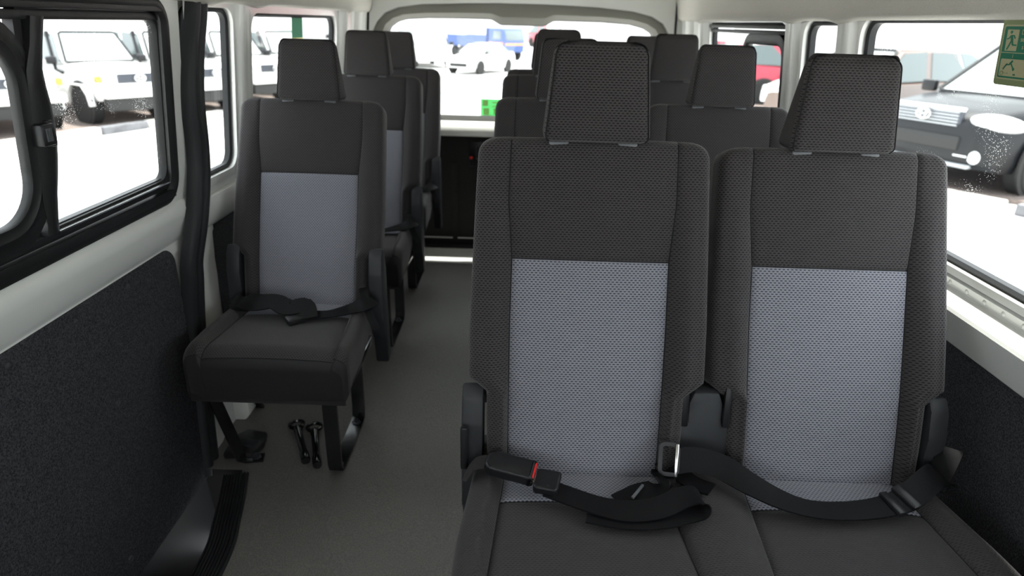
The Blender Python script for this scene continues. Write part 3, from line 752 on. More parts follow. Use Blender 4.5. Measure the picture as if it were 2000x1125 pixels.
def diag_leg(x0, x1, yf, ztop=.335):
    return geo(sweep([(x0, yf - .02, ztop), (x1, yf + .03, .012), (x1 + .012, yf + .035, .005), (x1 + .06, yf + .045, .004)], [(-.016, -.004), (.016, -.004), (.016, .004), (-.016, .004)], (.5, .8, 0)))
# ---- single seat
def single_seat():
    root = empty('single_seat', '', 'van seat')
    V, UV, Fa, Fb, Fs, seams = cushion([0.], -.216, .197)
    v, u, f = sub(V, UV, Fa); cu = link('cushion', v, f, [M['mesh_flat'], M['mesh']], root, uvs=u, angle=180, mi=[1 if min(u[i][1] for i in q) > .33 else 0 for q in f])
    v, u, f = sub(V, UV, Fb); link('insert_panel', v, f, M['mesh_light'], cu, uvs=u, angle=180)['label'] = 'light grey mesh insert'
    v, u, f = sub(V, UV, Fs); link('skirt', v, f, M['skirt'], cu, uvs=u, angle=60)['label'] = 'smooth dark vinyl skirt'
    parts('seam', [tube(p, .001, 6) for p in seams], M['thread'], cu)
    part('seat_pan', box((-.008, -.2, .305), (.36, .32, .03), .01), M['steel_black'], root)
    b, h = seat_unit(root, 0)
    for s in (-1, 1): part('side_cover', side_cover(s * .183, s * .222, .25 if s > 0 else .38), M['plastic'], root)
    part('leg', u_leg(.105), M['steel_black'], root)
    part('leg', diag_leg(-.235, -.185, -.29), M['steel_black'], root)
    part('leg', sweep([(-.225, -.27, .33), (-.232, -.10, .17), (-.238, .02, .006)], [(-.016, -.004), (.016, -.004), (.016, .004), (-.016, .004)], (1, 0, 0)), M['steel_black'], root)
    parts('foot_bolt', [bolt(.105, -.275), bolt(.105, -.06)], M['steel_rail'], root)
    part('foot_bolt', geo(bolt(-.145, -.25, .008)), M['steel_rail'], root)
    # crumpled lap belt
    z = .466
    lb = part('lap_belt', ribbon([(-.188, -.155, z + .01), (-.165, -.19, z + .012), (-.13, -.20, z + .012), (-.08, -.185, z + .018), (-.03, -.20, z + .016), (.0, -.215, z + .012), (.045, -.235, z + .004), (.10, -.225, z + .003), (.15, -.195, z + .006), (.185, -.18, z + .016), (.20, -.15, z + .02)],
        [(.2, .9, .5), (.1, .9, .5), (0, .95, .5), (0, 1, .35), (.1, 1, .35), (.1, 1, .2), (.1, 1, .1), (-.1, 1, .0), (-.5, .9, .2), (-.7, .6, .4), (-.8, .3, .5)], .046), M['webbing'], root, angle=60)
    part('buckle', xf(box((0, 0, 0), (.055, .034, .018), .006), (.02, -.262, .468), (.15, 0, .7)), M['plastic_black'], lb)
    part('belt_tail', ribbon([(-.15, -.185, z + .018), (-.10, -.215, z + .026), (-.05, -.215, z + .03), (-.01, -.235, z + .022), (.03, -.225, z + .024), (.05, -.265, z + .006)], [(.1, 1, .3), (0, 1, .5), (0, 1, .3), (.1, 1, .3), (.6, .8, .3), (.9, .4, .1)], .058), M['webbing'], lb, angle=60)
    part('belt_anchor', ribbon([(.168, -.11, z + .035), (.178, -.15, z + .03), (.20, -.19, z - .01), (.222, -.205, z - .05)], [(1, .2, 0)] * 4, .022), M['webbing'], lb, angle=60)
    return root, [b, h]
def set_back(objs, a, d):
    for o in objs: o.rotation_euler.x = -a; o.location.z = PIV.z + d
S1, sb = single_seat()
L3 = copy_tree(S1); L4 = copy_tree(S1)
def backs(o): return [c for c in bpy.data.objects if c.parent == o and c.name.split('.')[0] in ('backrest', 'headrest')]
for o, loc, a, d, lab in ((S1, (-.603, 1.841, 0), .0427, -.012, 'front single seat beside the sliding door with a crumpled lap belt'),
                  (L3, (-.604, 2.616, 0), .0036, -.006, 'second single seat on the left, between the front and rear single seats'),
                  (L4, (-.604, 3.2335, 0), .0144, -.015, 'rearmost single seat on the left, nearest the tailgate')):
    o.location = loc; set_back(backs(o), a, d); o['label'] = lab; o['group'] = 'single seats along the left side'

# ---- double seat (bench of two)
H2 = .2177
def double_seat():
    root = empty('double_seat', '', 'van seat')
    V, UV, Fa, Fb, Fs, seams = cushion([-H2, H2], -.2177 - .217, .2177 + .215)
    v, u, f = sub(V, UV, Fa); cu = link('cushion', v, f, [M['mesh_flat'], M['mesh']], root, uvs=u, angle=180, mi=[1 if min(u[i][1] for i in q) > .33 else 0 for q in f])
    v, u, f = sub(V, UV, Fb); link('insert_panel', v, f, M['mesh_light'], cu, uvs=u, angle=180)['label'] = 'light grey mesh insert'
    v, u, f = sub(V, UV, Fs); link('skirt', v, f, M['skirt'], cu, uvs=u, angle=60)['label'] = 'smooth dark vinyl skirt'
    parts('seam', [tube(p, .001, 6) for p in seams], M['thread'], cu)
    part('seat_pan', box((0, -.2, .305), (.78, .32, .03), .01), M['steel_black'], root)
    a = seat_unit(root, -H2); b = seat_unit(root, H2)
    cvl = part('side_cover', side_cover(-H2 - .183, -H2 - .222, .25), M['plastic'], root)
    part('cover_clip', box((-H2 - .216, -.122, .50), (.014, .012, .09), .004), M['plastic_black'], cvl)
    part('side_cover', side_cover(H2 + .183, H2 + .218, .30), M['plastic'], root)
    # centre bracket between the two backrests
    cb_ = [(-.046, .43), (-.046, .555), (-.030, .555), (-.030, .590), (-.022, .610), (.022, .610), (.030, .590), (.030, .555), (.046, .555), (.046, .43)]
    g = prism(cb_, 'y', -.010, .03, .003)
    g = ([(x, y + (z - .52) * .18 - .095, z) for x, y, z in g[0]], g[1])
    br = part('centre_bracket', g, M['plastic'], root)
    parts('recliner_cover', [xf(box((0, 0, 0), (.014, .05, .085), .005), (s * .040, -.075, .585), (-.2, 0, s * -.1)) for s in (-1, 1)], M['plastic_black'], br)
    for x in (-.30, .36): part('leg', u_leg(x), M['steel_black'], root)
    parts('foot_bolt', [bolt(-.30, -.275), bolt(-.30, -.06), bolt(.36, -.275), bolt(.36, -.06)], M['steel_rail'], root)
    z = .475
    # left seat belt: buckle, tongue, folded webbing
    lb = part('lap_belt', ribbon([(-.285, -.202, z + .006), (-.255, -.215, z + .004), (-.20, -.238, z + .002), (-.15, -.25, z + .003), (-.10, -.246, z + .010), (-.065, -.232, z + .018), (-.040, -.228, z + .022), (-.028, -.232, z + .012), (-.032, -.240, z + .003), (-.055, -.246, z - .001), (-.10, -.258, z - .004), (-.16, -.262, z - .006), (-.22, -.25, z - .006)],
        [(.1, 1, .1)] * 3 + [(0, 1, .25), (-.1, 1, .3), (-.15, 1, .25), (-.2, 1, .1), (-.15, 1, .1), (-.1, 1, .1), (-.1, 1, .1), (0, 1, .1), (0, 1, 0), (0, 1, 0)], .040), M['webbing'], root, angle=60)
    bk = part('buckle', xf(prism(rr(-.043, .043, -.021, .021, (.004, .012, .012, .004)), 'z', -.013, .013, .006, 3), (-.350, -.168, z + .020), (.25, .12, -.20)), M['plastic_black'], lb)
    part('release_button', xf(box((.0435, 0, .002), (.004, .034, .016), .001), (-.350, -.168, z + .020), (.25, .12, -.20)), M['red'], bk)
    part('tongue', geo(xf(prism(rr(-.020, .022, -.022, .022, .006), 'z', -.009, .009, .004, 3), (-.286, -.197, z + .014), (.2, 0, -.22))), M['plastic_black'], lb)
    part('tongue_plate', xf(box((0, 0, 0), (.02, .020, .003)), (-.308, -.188, z + .014), (.2, 0, -.22)), M['chrome'], lb)
    part('buckle_stalk', ribbon([(-.43, -.15, z - .02), (-.415, -.145, z + .005), (-.395, -.155, z + .02), (-.375, -.162, z + .02)], [(.2, 1, 0)] * 4, .028, .004), M['cloth'], lb, angle=60)
    # adjuster end hanging from the centre
    lt_ = part('belt_tail', ribbon([(-.165, -.215, z - .008), (-.13, -.20, z + .0), (-.09, -.185, z + .004), (-.075, -.15, z + .01)], [(.2, 1, 0), (.2, 1, 0), (.4, .9, 0), (.6, .7, .2)], .044), M['webbing'], lb, angle=60)
    part('adjuster_bar', xf(box((0, 0, 0), (.005, .042, .004), .001), (-.130, -.202, z + .005), (0, 0, -.6)), M['plastic_grey'], lt_)
    # right seat belt: upright slide bracket, webbing across, keeper, loose fold
    rb = part('lap_belt', ribbon([(-.056, -.156, z + .036), (-.025, -.150, z + .036), (.020, -.160, z + .030), (.065, -.190, z + .018), (.11, -.215, z + .008), (.16, -.228, z + .001), (.22, -.228, z + .0), (.28, -.218, z + .002), (.325, -.205, z + .010), (.36, -.185, z + .022), (.39, -.165, z + .028), (.415, -.150, z + .018), (.425, -.15, z + .006)],
        [(.05, .5, .9), (.05, .5, .9), (.1, .7, .7), (.3, .9, .4), (.2, 1, .15), (0, 1, .0), (0, 1, 0), (-.1, 1, .05), (-.35, .9, .2), (-.5, .75, .4), (-.5, .7, .5), (-.5, .75, .4), (-.5, .75, .3)], .044), M['webbing'], root, angle=60)
    parts('keeper', [xf(box((0, 0, 0), (.016, .052, .010), .003), (.298, -.214, z + .006), (.05, 0, .2)), xf(box((0, 0, 0), (.018, .05, .008), .003), (.325, -.204, z + .013), (.15, -.2, .35))], M['plastic_black'], rb)
    part('slide_bracket', xf(frame2(.030, .052, .007), (-.070, -.150, z + .036), (-.5, 0, -.12)), M['plastic_black'], rb)
    part('slide_bar', xf(box((0, 0, 0), (.006, .008, .058), .002), (-.058, -.157, z + .038), (-.5, 0, -.12)), M['chrome'], rb)
    part('belt_tail', ribbon([(.40, -.155, z + .0), (.42, -.14, z + .02), (.435, -.125, z + .04), (.445, -.115, z + .052)], [(-.5, .75, .3), (-.6, .6, -.3), (-.7, .5, -.4), (-.7, .5, -.4)], .040), M['webbing'], rb, angle=60)
    part('belt_anchor', ribbon([(-.078, -.10, z + .005), (-.06, -.12, z + .004), (-.03, -.165, z - .0), (.0, -.19, z + .004)], [(.3, .5, .6), (.3, .8, .4), (.4, .9, .1), (.4, .9, 0)], .034), M['webbing'], rb, angle=60)
    return root
def frame2(w, h, t):
    loop = rr(-w / 2, w / 2, -h / 2, h / 2, .008, 4); path = [(x, 0, z) for x, z in loop]
    return sweep(path, [(-.006, -t / 2), (.006, -t / 2), (.006, t / 2), (-.006, t / 2)], (0, 1, 0), closed=True)
D1 = double_seat(); D2 = copy_tree(D1); D3 = copy_tree(D1); D4 = copy_tree(D1)
for o, y, pa, lab in ((D1, 1.1129, ((-.0224, .0077), (.015, .0055)), 'nearest double seat on the right with buckled lap belts on its cushion'),
                      (D2, 1.8782, ((-.0019, .0005), (-.0097, -.0069)), 'double seat on the right directly behind the nearest double seat'),
                      (D3, 2.5377, ((-.0141, .0151), (-.0107, .0109)), 'third double seat from the front on the right'),
                      (D4, 3.2335, ((.0, -.006), (.0, -.006)), 'rearmost double seat on the right, against the tailgate')):
    o.location = (.34965, y, 0); o['label'] = lab; o['group'] = 'double seats along the right side'
    for c in backs(o):
        a, d = pa[0 if c.location.x < 0 else 1]; set_back([c], a, d)

# ---- small things on the floor
def anchor_bolt(loc, rz, lab, L=.19):
    r = empty('eye_bolt', lab, 'bolt', loc, rz, 'loose black eye bolts under the front single seat')
    g = lathe([(0, 0), (.012, 0), (.0135, .004), (.0135, .040), (.0112, .045), (.0112, L - .03), (.0135, L - .025), (.0135, L - .012), (.0, L - .008)], 16, 'y')
    part('shank', xf(g, (0, 0, .012)), M['steel_black'], r)
    part('ring', xf(tube([(.021 * math.cos(a), L + .010 + .021 * math.sin(a), .014) for a in [2 * PI * i / 20 for i in range(20)]], .0062, 8, True)), M['steel_black'], r)
    return r
anchor_bolt((-.597, 1.575, 0), .44, 'left one of two loose black eye bolts on the floor under the front single seat')
anchor_bolt((-.558, 1.556, 0), .33, 'right one of two loose black eye bolts, closest to the seat leg')
hb = empty('floor_hook_cover', 'low black plastic cover on the floor by the door step behind the seat leg', 'cover', (-.80, 1.645, 0), 0)
part('lid', xf(prism([(-.045, -.06), (.04, -.055), (.055, 0), (.045, .055), (-.02, .07), (-.05, .03)], 'z', 0, .022, .006), (0, 0, .0)), M['plastic_black'], hb)
part('hinge', xf(prism([(-.045, -.015), (.03, -.03), (.04, .0), (-.03, .02)], 'z', .02, .030, .003), (0, 0, 0)), M['plastic'], hb)

# ================================================================== SIGNS ON GLASS
def text_mesh(s, size, m, parent, loc, rot, name='lettering'):
    cu = bpy.data.curves.new('t', 'FONT'); cu.body = s; cu.size = size; cu.extrude = .0003
    o = bpy.data.objects.new('t', cu); COL.objects.link(o); dg = bpy.context.evaluated_depsgraph_get(); me = bpy.data.meshes.new_from_object(o.evaluated_get(dg))
    bpy.data.objects.remove(o); me.materials.clear(); me.materials.append(m)
    q = bpy.data.objects.new(name, me); COL.objects.link(q); q.parent = parent; q.location = loc; q.rotation_euler = rot; return q
# emergency exit sign: local x runs forwards (-Y), z up, on the near right window
sg_ = empty('exit_sign', 'green and cream emergency exit sticker plate with running man on the large right window', 'sign', (.838, 1.232, 1.139), 0)
sg_.rotation_euler = (0, math.radians(-6.3), 0)
def sp_(g): return [( -v[1], -v[0], v[2]) for v in g[0]], g[1]      # (x,depth,z) -> world-local: x->-Y, depth->-X
def plate(x0, x1, z0, z1, d0, d1, r=.003): return sp_(prism(rr(x0, x1, z0, z1, r, 4), 'y', d0, d1))
part('backing', plate(0, .27, 0, .110, -.004, 0, .006), M['olive'], sg_)
part('border', plate(.006, .264, .010, .098, 0, .0008, .004), M['cream'], sg_)
part('face', plate(.009, .261, .0125, .0955, .0008, .0014, .003), M['green'], sg_)
part('cream_field', geo(plate(.017, .045, .0565, .0905, .0014, .002, .001), plate(.013, .258, .0155, .0435, .0014, .002, .002), plate(.010, .26, .053, .0542, .0014, .002, .0003)), M['cream'], sg_)
def pl(pts, w): return [sp_(sweep([(x, .0022, z) for x, z in pts], [(-w, -.0004), (w, -.0004), (w, .0004), (-w, .0004)], (0, 0, 1) if abs(pts[-1][0] - pts[0][0]) > abs(pts[-1][1] - pts[0][1]) else (1, 0, 0)))]
man = [sp_(lathe([(.0, .0026), (.0026, .0026), (.0026, .0018)], 12, 'y', (.0275, 0, .0865)))]
man += pl([(.019, .0755), (.0235, .0765), (.028, .0810)], .001) + pl([(.028, .0812), (.035, .0810), (.0385, .0765)], .001) + pl([(.029, .081), (.0315, .0735)], .0026) + pl([(.031, .074), (.0270, .0665), (.022, .0585)], .0013) + pl([(.032, .074), (.0345, .0665)], .0015) + pl([(.0345, .066), (.044, .066)], .0012)
part('running_figure', geo(*man), M['green'], sg_)
ar = pl([(.022, .0265), (.026, .0315), (.031, .0355)], .0012) + [plate(.0275, .0355, .0335, .0355, .0018, .0026, .0005)] + pl([(.036, .035), (.043, .041)], .0016) + pl([(.0405, .036), (.0475, .027)], .001) + pl([(.046, .029), (.049, .026)], .002) + pl([(.049, .019), (.054, .019)], .0012)
part('hammer_pictogram', geo(*ar), M['green'], sg_)
part('swirl_mark', geo(sp_(tube([(.020 + .004 * math.cos(a), .0022, .020 + .0032 * math.sin(a)) for a in [2 * PI * i / 14 for i in range(14)]], .0006, 6, True)), *pl([(.026, .0205), (.036, .0203)], .0004)), M['olive'], sg_)
rt = (PI / 2, 0, -PI / 2)
for s_, x, z, k in (('1', .0385, .0455, .0085), ('Doe', .052, .083, .011), ('sec', .052, .072, .011), ('s', .058, .060, .011)):
    text_mesh(s_, k, M['cream'], sg_, (-.0022, -x, z), rt)
# sticker on the left rear side window (reads green with a pale foot)
st = empty('window_sticker', 'dark green sticker with pale foot on the long left side window', 'sticker', (-.842, 2.535, 1.10), 0)
part('face', prism([(0, .042), (.125, .042), (.14, .118), (.02, .118)], 'x', 0, .001), M['green_m'], st)
part('foot', prism([(-.005, .0), (.12, .0), (.125, .042), (0, .042)], 'x', 0, .001), M['cream_l'], st)
st = empty('window_sticker', 'small bright green printed sticker low on the tailgate window', 'sticker', (-.222, 3.684, .735), 0)
part('face', prism(rr(0, .16, 0, .092, .003), 'y', 0, .001), M['green_l'], st)
part('print', geo(*[prism([(a, b), (a + c, b), (a + c, b + d), (a, b + d)], 'y', -.0015, -.0005) for a, b, c, d in ((.012, .055, .028, .03), (.016, .008, .03, .035), (.065, .05, .07, .006), (.065, .07, .05, .006), (.072, .012, .022, .03), (.105, .012, .03, .03))]), M['cream_l'], st)

# ================================================================== OUTSIDE
G = -.80
struct('ground', box((0, 30, G - .1), (220, 220, .2)), M['ground'], 'pale concrete lane around the van')
def wheel(parent, x, y, r, w_, mt='car_silver'):
    s = 1 if y > 0 else -1
    t = part('wheel', xf(lathe([(r * .62, -w_ / 2), (r * .93, -w_ / 2), (r, -w_ * .36), (r, w_ * .36), (r * .93, w_ / 2), (r * .62, w_ / 2)], 28, 'y'), (x, y, r)), M['tyre'], parent)
    g = [lathe([(r * .60, -w_ * .3), (r * .63, w_ * .42), (r * .57, w_ * .42), (r * .52, w_ * .2), (r * .1, w_ * .18), (0, w_ * .25)], 24, 'y')]
    for i in range(5):
        a = 2 * PI * i / 5; g.append(xf(box((0, w_ * .3, r * .32), (r * .13, w_ * .12, r * .5), .01), rot=(0, a, 0)))
    rg = geo(*g); rg = ([(v[0], v[1] * s, v[2]) for v in rg[0]], rg[1])
    part('rim', xf(rg, (x, y, r)), M[mt], t)
def car(name, label, cat, loc, rz, body, cabin, paint, wheels, scale=1., group=None, extra=None, ws='glass_ws', belly='dark'):
    """x = forwards. body: list of stations (x, halfwidth, z_bottom, z_top, crown); cabin: (xb_front, xt_front, xt_rear, xb_rear, z_base, z_top, hw_base, hw_top)"""
    root = empty(name, label, cat, loc, rz, group); root.scale = (scale,) * 3
    V = []; Fc = []; K = None
    for (x, hw, zb, zt) in body:
        h = zt - zb
        ring = [(-hw * .96, zb), (-hw, zb + h * .15), (-hw, zb + h * .45), (-hw * .985, zb + h * .7), (-hw * .93, zt - h * .06), (-hw * .8, zt), (-hw * .4, zt + .015), (0, zt + .02), (hw * .4, zt + .015), (hw * .8, zt), (hw * .93, zt - h * .06), (hw * .985, zb + h * .7), (hw, zb + h * .45), (hw, zb + h * .15), (hw * .96, zb)]
        K = len(ring); V += [(x, y, z) for y, z in ring]
    n = len(body)
    for i in range(n - 1):
        for j in range(K): j2 = (j + 1) % K; Fc.append((i * K + j, (i + 1) * K + j, (i + 1) * K + j2, i * K + j2))
    Fc += [tuple(range(K)), tuple(range(n * K - 1, (n - 1) * K - 1, -1))]
    part('body', (V, Fc), M[paint], root, angle=50)
    xb, xt, xr, xrb, zb, zt, hb_, ht = cabin
    cv = [(xb, -hb_ * .96, zb), (xb, hb_ * .96, zb), (xt, ht * .94, zt), (xt, -ht * .94, zt), (xrb, -hb_ * .96, zb), (xrb, hb_ * .96, zb), (xr, ht * .94, zt), (xr, -ht * .94, zt)]
    bm = bmesh.new(); vs = [bm.verts.new(v) for v in cv]
    for f in ((0, 1, 2, 3), (5, 4, 7, 6), (3, 2, 6, 7), (1, 5, 6, 2), (4, 0, 3, 7), (0, 4, 5, 1)): bm.faces.new([vs[i] for i in f])
    bmesh.ops.bevel(bm, geom=list(bm.edges), offset=.05, segments=3, affect='EDGES')
    bm.verts.index_update(); g = ([v.co[:] for v in bm.verts], [tuple(v.index for v in f.verts) for f in bm.faces]); bm.free()
    part('cabin', g, M[paint], root, angle=50)
    def quad(a, b, c, d, ins, nm, m, off):
        a, b, c, d = map(Vector, (a, b, c, d)); ce = (a + b + c + d) / 4; nn = (b - a).cross(d - a).normalized()
        if nn.dot(ce - Vector(((xb + xrb) / 2, 0, (zb + zt) / 2))) < 0: nn = -nn
        P = [p + (ce - p).normalized() * ins + nn * off for p in (a, b, c, d)]; Q = [p - nn * .02 for p in P]
        return part(nm, ([tuple(v) for v in P + Q], [(0, 1, 2, 3), (7, 6, 5, 4), (0, 4, 5, 1), (1, 5, 6, 2), (2, 6, 7, 3), (3, 7, 4, 0)]), M[m], root, smooth=False)
    quad(cv[0], cv[1], cv[2], cv[3], .10, 'windscreen', ws, .008)
    fw = [Vector(c) for c in cv[:4]]; cf = sum(fw, Vector()) / 4; fw = [p + (cf - p).normalized() * .075 + Vector((.012, 0, .01)) for p in fw]
    loop = []
    for i in range(4): loop += [fw[i].lerp(fw[(i + 1) % 4], t) for t in (.04, .35, .65, .96)]
    part('windscreen_seal', tube(loop, .028, 6, True), M['rubber'], root)
    quad(cv[4], cv[5], cv[6], cv[7], .12, 'rear_window', 'glass_car', .008)
    for s in (-1, 1):
        f0, f1, r1, r0 = (Vector((xb, s * hb_ * .96, zb)), Vector((xt, s * ht * .94, zt)), Vector((xr, s * ht * .94, zt)), Vector((xrb, s * hb_ * .96, zb)))
        m0, m1 = f0.lerp(r0, .5), f1.lerp(r1, .5)
        quad(f0, m0, m1, f1, .09, 'side_window', 'glass_car', .008); quad(m0, r0, r1, m1, .09, 'side_window', 'glass_car', .008)
        part('mirror', box((xb - .15, s * (hb_ + .12), zb + .08), (.10, .20, .15), .03), M['plastic_black' if paint != 'car_silver' else paint], root)
    r, w_, xf_, xrw, tr = wheels
    for x in (xf_, xrw):
        for s in (-1, 1):
            wheel(root, x, s * tr, r, w_)
            part('wheel_arch', xf(lathe([(0, 0), (r * 1.14, 0), (r * 1.14, .03), (0, .03)], 24, 'y'), (x, s * (tr + w_ * .5 - .014) - (.03 if s > 0 else -.0), r * 1.05)), M['dark'], root)
    if extra: extra(root)
    return root
def emblem(root, x, z, r, tilt=0):
    part('emblem', geo(tube([(x + .02, r * math.cos(a), z + r * .68 * math.sin(a)) for a in [2 * PI * i / 20 for i in range(20)]], r * .11, 6, True),
        tube([(x + .025, r * .38 * math.cos(a), z - r * .0 + r * .62 * math.sin(a)) for a in [2 * PI * i / 16 for i in range(16)]], r * .09, 6, True),
        tube([(x + .025, r * .72 * math.cos(a), z + r * .28 + r * .30 * math.sin(a)) for a in [2 * PI * i / 16 for i in range(16)]], r * .09, 6, True)), M['chrome'], root)
def lc_extra(root):
    x = 2.43
    part('grille', geo(box((x, 0, 1.00), (.05, .86, .19), .01), *[box((x + .028, 0, .93 + .045 * i), (.02, .82, .012)) for i in range(4)]), M['grille'], root)
    emblem(root, x + .05, 1.0, .11)
    for s in (-1, 1):
        part('headlamp', box((x - .01, s * .60, 1.0), (.06, .28, .19), .03), M['lamp'], root)
        part('indicator', box((x - .03, s * .80, 1.0), (.14, .10, .13), .02), M['amber'], root)
        part('fender_flare', xf(prism([(-.50, .0), (-.44, .25), (-.26, .42), (.26, .42), (.44, .25), (.50, .0), (.47, 0), (.41, .22), (.24, .385), (-.24, .385), (-.41, .22), (-.47, 0)], 'y', s * .80, s * .93, .01), (1.62, 0, .45)), M['car_white'], root)
    part('front_bumper', box((x + .14, 0, .72), (.16, 1.62, .18), .04), M['car_white'], root)
    part('bumper_apron', box((x + .02, 0, .50), (.20, 1.50, .26), .03), M['dark'], root)
    part('snorkel', geo(tube([(1.0, -.86, 1.05), (.75, -.88, 1.10), (.45, -.80, 1.75)], .035), box((.45, -.8, 1.8), (.12, .07, .12), .02)), M['plastic_black'], root)
lc_body = [(-2.3, .82, .55, 1.10), (-1.0, .84, .50, 1.12), (.7, .84, .50, 1.22), (1.2, .82, .50, 1.22), (2.2, .76, .55, 1.15), (2.40, .74, .60, 1.06), (2.42, .70, .62, 1.0)]
lc_cab = (.92, .42, -1.4, -1.5, 1.21, 1.86, .82, .68)
lc = []
c0 = None
hdg = math.radians(-35)
spots = [(-8.2, 10.85), (-7.04, 12.52), (-6.34, 14.17), (-5.72, 15.95), (-5.05, 17.75), (-9.9, 8.6)]
labs = ['white off-road pickup nearest the front edge of the sliding window', 'white off-road pickup filling the middle of the sliding window', 'white off-road pickup seen through the narrow left window', 'white off-road pickup seen at the near end of the long left window', 'white off-road pickup farthest along the left row', 'white off-road pickup at the near end of the left row']
for i, ((ex, ey), lb_) in enumerate(zip(spots, labs)):
    sc = .88; fx = 2.48 * sc
    loc = (ex - fx * math.cos(hdg), ey - fx * math.sin(hdg), G)
    if c0 is None: c0 = car('pickup_truck', lb_, 'pickup truck', loc, hdg, lc_body, lc_cab, 'car_white', (.43, .26, 1.62, -1.3, .75), sc, 'white pickups parked in a row on the left', lc_extra); 
    else:
        c = copy_tree(c0); c.location = loc; c['label'] = lb_
# black SUV on the right
def suv_extra(root):
    x = 2.30
    part('grille', box((x - .02, 0, .86), (.06, .86, .20), .02), M['grille'], root)
    parts('grille_slat', [box((x + .015, 0, .79 + .035 * i), (.02, .80, .017)) for i in range(5)], M['car_silver'], root)
    part('grille_bar', box((x + .01, 0, .965), (.06, .92, .045), .015), M['chrome'], root)
    emblem(root, x + .04, .88, .085)
    for s in (-1, 1):
        part('headlamp', xf(lathe([(math.sin(a), -math.cos(a)) for a in [PI * i / 10 for i in range(11)]], 20), (x - .24, s * .70, .84), (0, -.12, s * -.62), (.30, .15, .095)), M['lamp'], root)
        part('fog_lamp', geo(xf(lathe([(0, .03), (.06, .02), (.075, 0)], 18, 'x'), (x - .02, s * .66, .47)), box((x - .0, s * .52, .47), (.03, .16, .02), .005)), M['lamp'], root)
    part('lower_grille', geo(box((x - .0, 0, .60), (.08, .96, .16), .02)), M['dark'], root)
    part('skid_plate', box((x - .02, 0, .36), (.10, 1.3, .05), .02), M['car_silver'], root)
suv_body = [(-2.25, .80, .40, 1.0), (-2.0, .88, .32, 1.05), (-.8, .92, .28, 1.06), (.9, .92, .28, 1.06), (1.4, .91, .28, 1.02), (2.0, .84, .30, .95), (2.24, .72, .34, .88), (2.31, .60, .40, .80)]
suv_cab = (1.15, .30, -1.7, -2.1, 1.02, 1.66, .85, .66)
h2 = math.radians(-156)
def put(ex, ey, fx, h, sc): return (ex - fx * sc * math.cos(h), ey - fx * sc * math.sin(h), G)
car('suv', 'black SUV with chrome grille outside the large right window', 'car', put(5.55, 9.3, 2.3, h2, 1.16), h2, suv_body, suv_cab, 'car_black', (.38, .23, 1.42, -1.35, .82), 1.16, None, suv_extra)
# brownish hatch behind it
hat_body = [(-2.0, .76, .40, .95), (-1.8, .84, .30, .98), (-.8, .86, .25, 1.0), (.8, .86, .25, .98), (1.5, .80, .28, .86), (1.95, .68, .32, .74)]
hat_cab = (1.0, .25, -1.3, -1.85, .95, 1.50, .80, .62)
def hat_extra(root):
    for s in (-1, 1):
        part('tail_lamp', box((-1.92, s * .70, .92), (.10, .16, .26), .04), M['amber'], root)
        part('headlamp', box((1.82, s * .58, .70), (.22, .26, .14), .05), M['lamp'], root)
    part('rear_bumper', box((-2.0, 0, .48), (.14, 1.5, .24), .05), M['dark'] if False else M['car_silver'], root)
h3 = math.radians(20)
car('hatchback', 'dark brown car standing behind the black SUV', 'car', (7.3, 14.4, G), math.radians(-150), hat_body, hat_cab, 'car_brown', (.31, .2, 1.25, -1.2, .775), 1.15, None, hat_extra)
car('hatchback', 'red hatchback seen through the right rear sliding window', 'car', (5.9, 20.6, G), math.radians(156), hat_body, hat_cab, 'car_red', (.31, .2, 1.25, -1.2, .775), 1.12, None, hat_extra)
sed_body = [(-2.3, .72, .40, .92), (-2.1, .80, .30, 1.0), (-1.2, .86, .25, 1.0), (.8, .86, .25, .95), (1.6, .82, .27, .84), (2.15, .70, .32, .72)]
sed_cab = (1.15, .35, -.9, -1.9, .93, 1.42, .80, .60)
def sed_extra(root):
    for s in (-1, 1): part('headlamp', box((2.0, s * .58, .66), (.26, .28, .14), .05), M['lamp'], root)
    part('lower_grille', box((2.15, 0, .45), (.06, 1.0, .18), .03), M['dark'], root)
car('sedan', 'white car in the lower right of the sliding rear window view', 'car', (8.3, 17.9, G), math.radians(-150), sed_body, sed_cab, 'car_white', (.31, .2, 1.4, -1.35, .775), 1., None, sed_extra)
car('sedan', 'silver car seen through the narrow right window', 'car', (12.5, 21.5, G), math.radians(-150), sed_body, sed_cab, 'car_silver', (.31, .2, 1.4, -1.35, .775), 1.1, None, sed_extra)
car('sedan', 'white saloon parked in the middle of the lot behind the tailgate', 'car', (-1.75, 29.2, G), math.radians(-118), sed_body, sed_cab, 'car_white', (.31, .2, 1.4, -1.35, .775), .82, None, sed_extra)
van_body = [(-2.4, .86, .35, 1.05), (-1.5, .90, .28, 1.08), (1.2, .90, .28, 1.06), (1.9, .86, .30, .98), (2.4, .74, .35, .80)]
van_cab = (1.75, .85, -2.1, -2.3, 1.02, 1.95, .86, .74)
car('minivan', 'white people carrier left of the white saloon beyond the tailgate', 'car', (-4.7, 32.8, G), math.radians(-68), van_body, van_cab, 'car_white', (.34, .22, 1.5, -1.5, .81), .95, None, sed_extra)
car('minivan', 'second white van at the far left of the tailgate view', 'car', (-8.2, 33.0, G), math.radians(-72), van_body, van_cab, 'car_white', (.34, .22, 1.5, -1.5, .81), 1.1, None, sed_extra)
car('hatchback', 'small red car far beyond the rearmost double seat headrests', 'car', (2.3, 62.0, G), math.radians(-60), hat_body, hat_cab, 'car_red', (.31, .2, 1.25, -1.2, .775), 1.2, None, hat_extra)
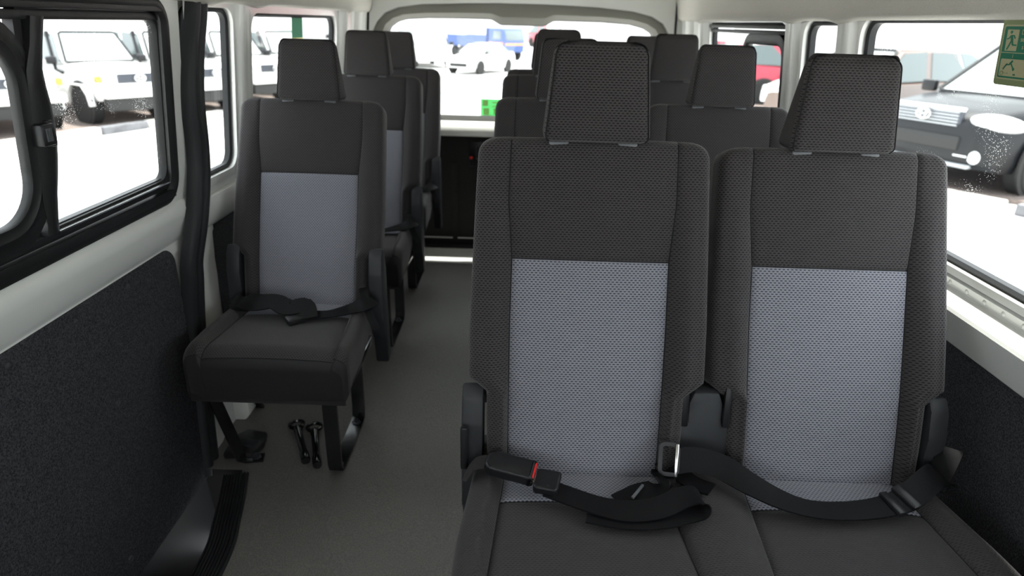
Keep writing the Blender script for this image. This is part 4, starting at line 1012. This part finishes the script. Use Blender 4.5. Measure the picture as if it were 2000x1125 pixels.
# blue truck
tr = empty('blue_truck', 'blue flatbed lorry behind the white saloon', 'truck', (-1.9, 40.5, G), math.radians(-48)); tr.scale = (.72,) * 3
part('cab', xf(prism([(-.9, .6), (1.0, .6), (1.05, 1.4), (.75, 2.35), (-.9, 2.35)], 'y', -1.05, 1.05, .08), (1.9, 0, 0)), M['car_blue'], tr)
part('windscreen', xf(box((0, 0, 0), (.04, 1.7, .75), .02), (2.83, 0, 1.85), (0, -.3, 0)), M['glass_car'], tr)
part('side_window', geo(box((2.1, -1.06, 1.85), (.9, .04, .6), .02), box((2.1, 1.06, 1.85), (.9, .04, .6), .02)), M['glass_car'], tr)
part('stripe', geo(box((1.9, -1.065, 1.25), (1.8, .02, .12)), box((2.96, 0, 1.2), (.02, 1.9, .12))), M['amber'], tr)
part('cargo_bed', geo(box((-1.9, 0, .95), (5.2, 2.1, .12)), box((-1.9, -1.03, 1.35), (5.2, .06, .8)), box((-1.9, 1.03, 1.35), (5.2, .06, .8)), box((.75, 0, 1.6), (.1, 2.1, 1.5))), M['car_blue'], tr)
for x in (2.2, -2.6, -3.5):
    for s in (-1, 1): wheel(tr, x, s * .9, .45, .3)
# parking bays, kerbs, far buildings
def slab(name, poly, z0, z1, m, lab): return struct(name, prism(poly, 'z', z0, z1), m, lab)
slab('trim_14', [(-8.9, 8.0), (-6.30, 14.9), (-4.4, 20.5), (-9, 24), (-22, 18), (-18, 6)], G, G + .06, M['parking'], 'brown asphalt parking bay on the left')
slab('trim_15', [(4.95, 10.4), (6.65, 8.1), (12, 5), (20, 12), (14, 30), (6.4, 20)], G, G + .06, M['parking'], 'brown asphalt parking bay on the right')
def kerb_row(pts, dark, lab, grp):
    a, b = Vector(pts[0]), Vector(pts[1]); n = int((b - a).length / .92); d = (b - a) / n; ang = math.atan2(d.y, d.x)
    proto = None
    for i in range(n):
        c = a + d * (i + .5)
        o = part('kerb_stone', box((0, 0, .07), (.90, .16, .14), .02), M['kerb_d'] if i % 3 == dark else M['kerb_l'])
        o.location = (c.x, c.y, G); o.rotation_euler.z = ang
        tag(o, ('dark painted ' if i % 3 == dark else 'pale ') + lab, 'kerb', grp)
kerb_row(((-8.62, 7.9), (-4.02, 20.3)), 1, 'kerb stone in front of the left row of pickups', 'kerb stones on the left')
kerb_row(((4.2, 10.4), (7.3, 6.3)), 0, 'kerb stone in front of the black SUV', 'kerb stones on the right')
for i, (x, y, wd, h, m, lab) in enumerate(((-14, 62, 16, 2.9, 'building', 'long low pink warehouse beyond the lot on the left'), (6, 78, 26, 2.6, 'building', 'pale warehouse on the horizon behind the blue lorry'), (34, 70, 24, 2.6, 'building', 'pale shed on the horizon at right'))):
    b_ = empty('warehouse', lab, 'building', (x, y, G))
    part('wall', box((0, 0, h / 2), (wd, 8, h)), M['ground'], b_); part('roof', prism([(-wd / 2 - .3, h), (wd / 2 + .3, h), (wd / 2 + .3, h + .35), (-wd / 2 - .3, h + .35)], 'y', -4.3, 4.3), M['roof_pink' if i == 0 else 'building'], b_)
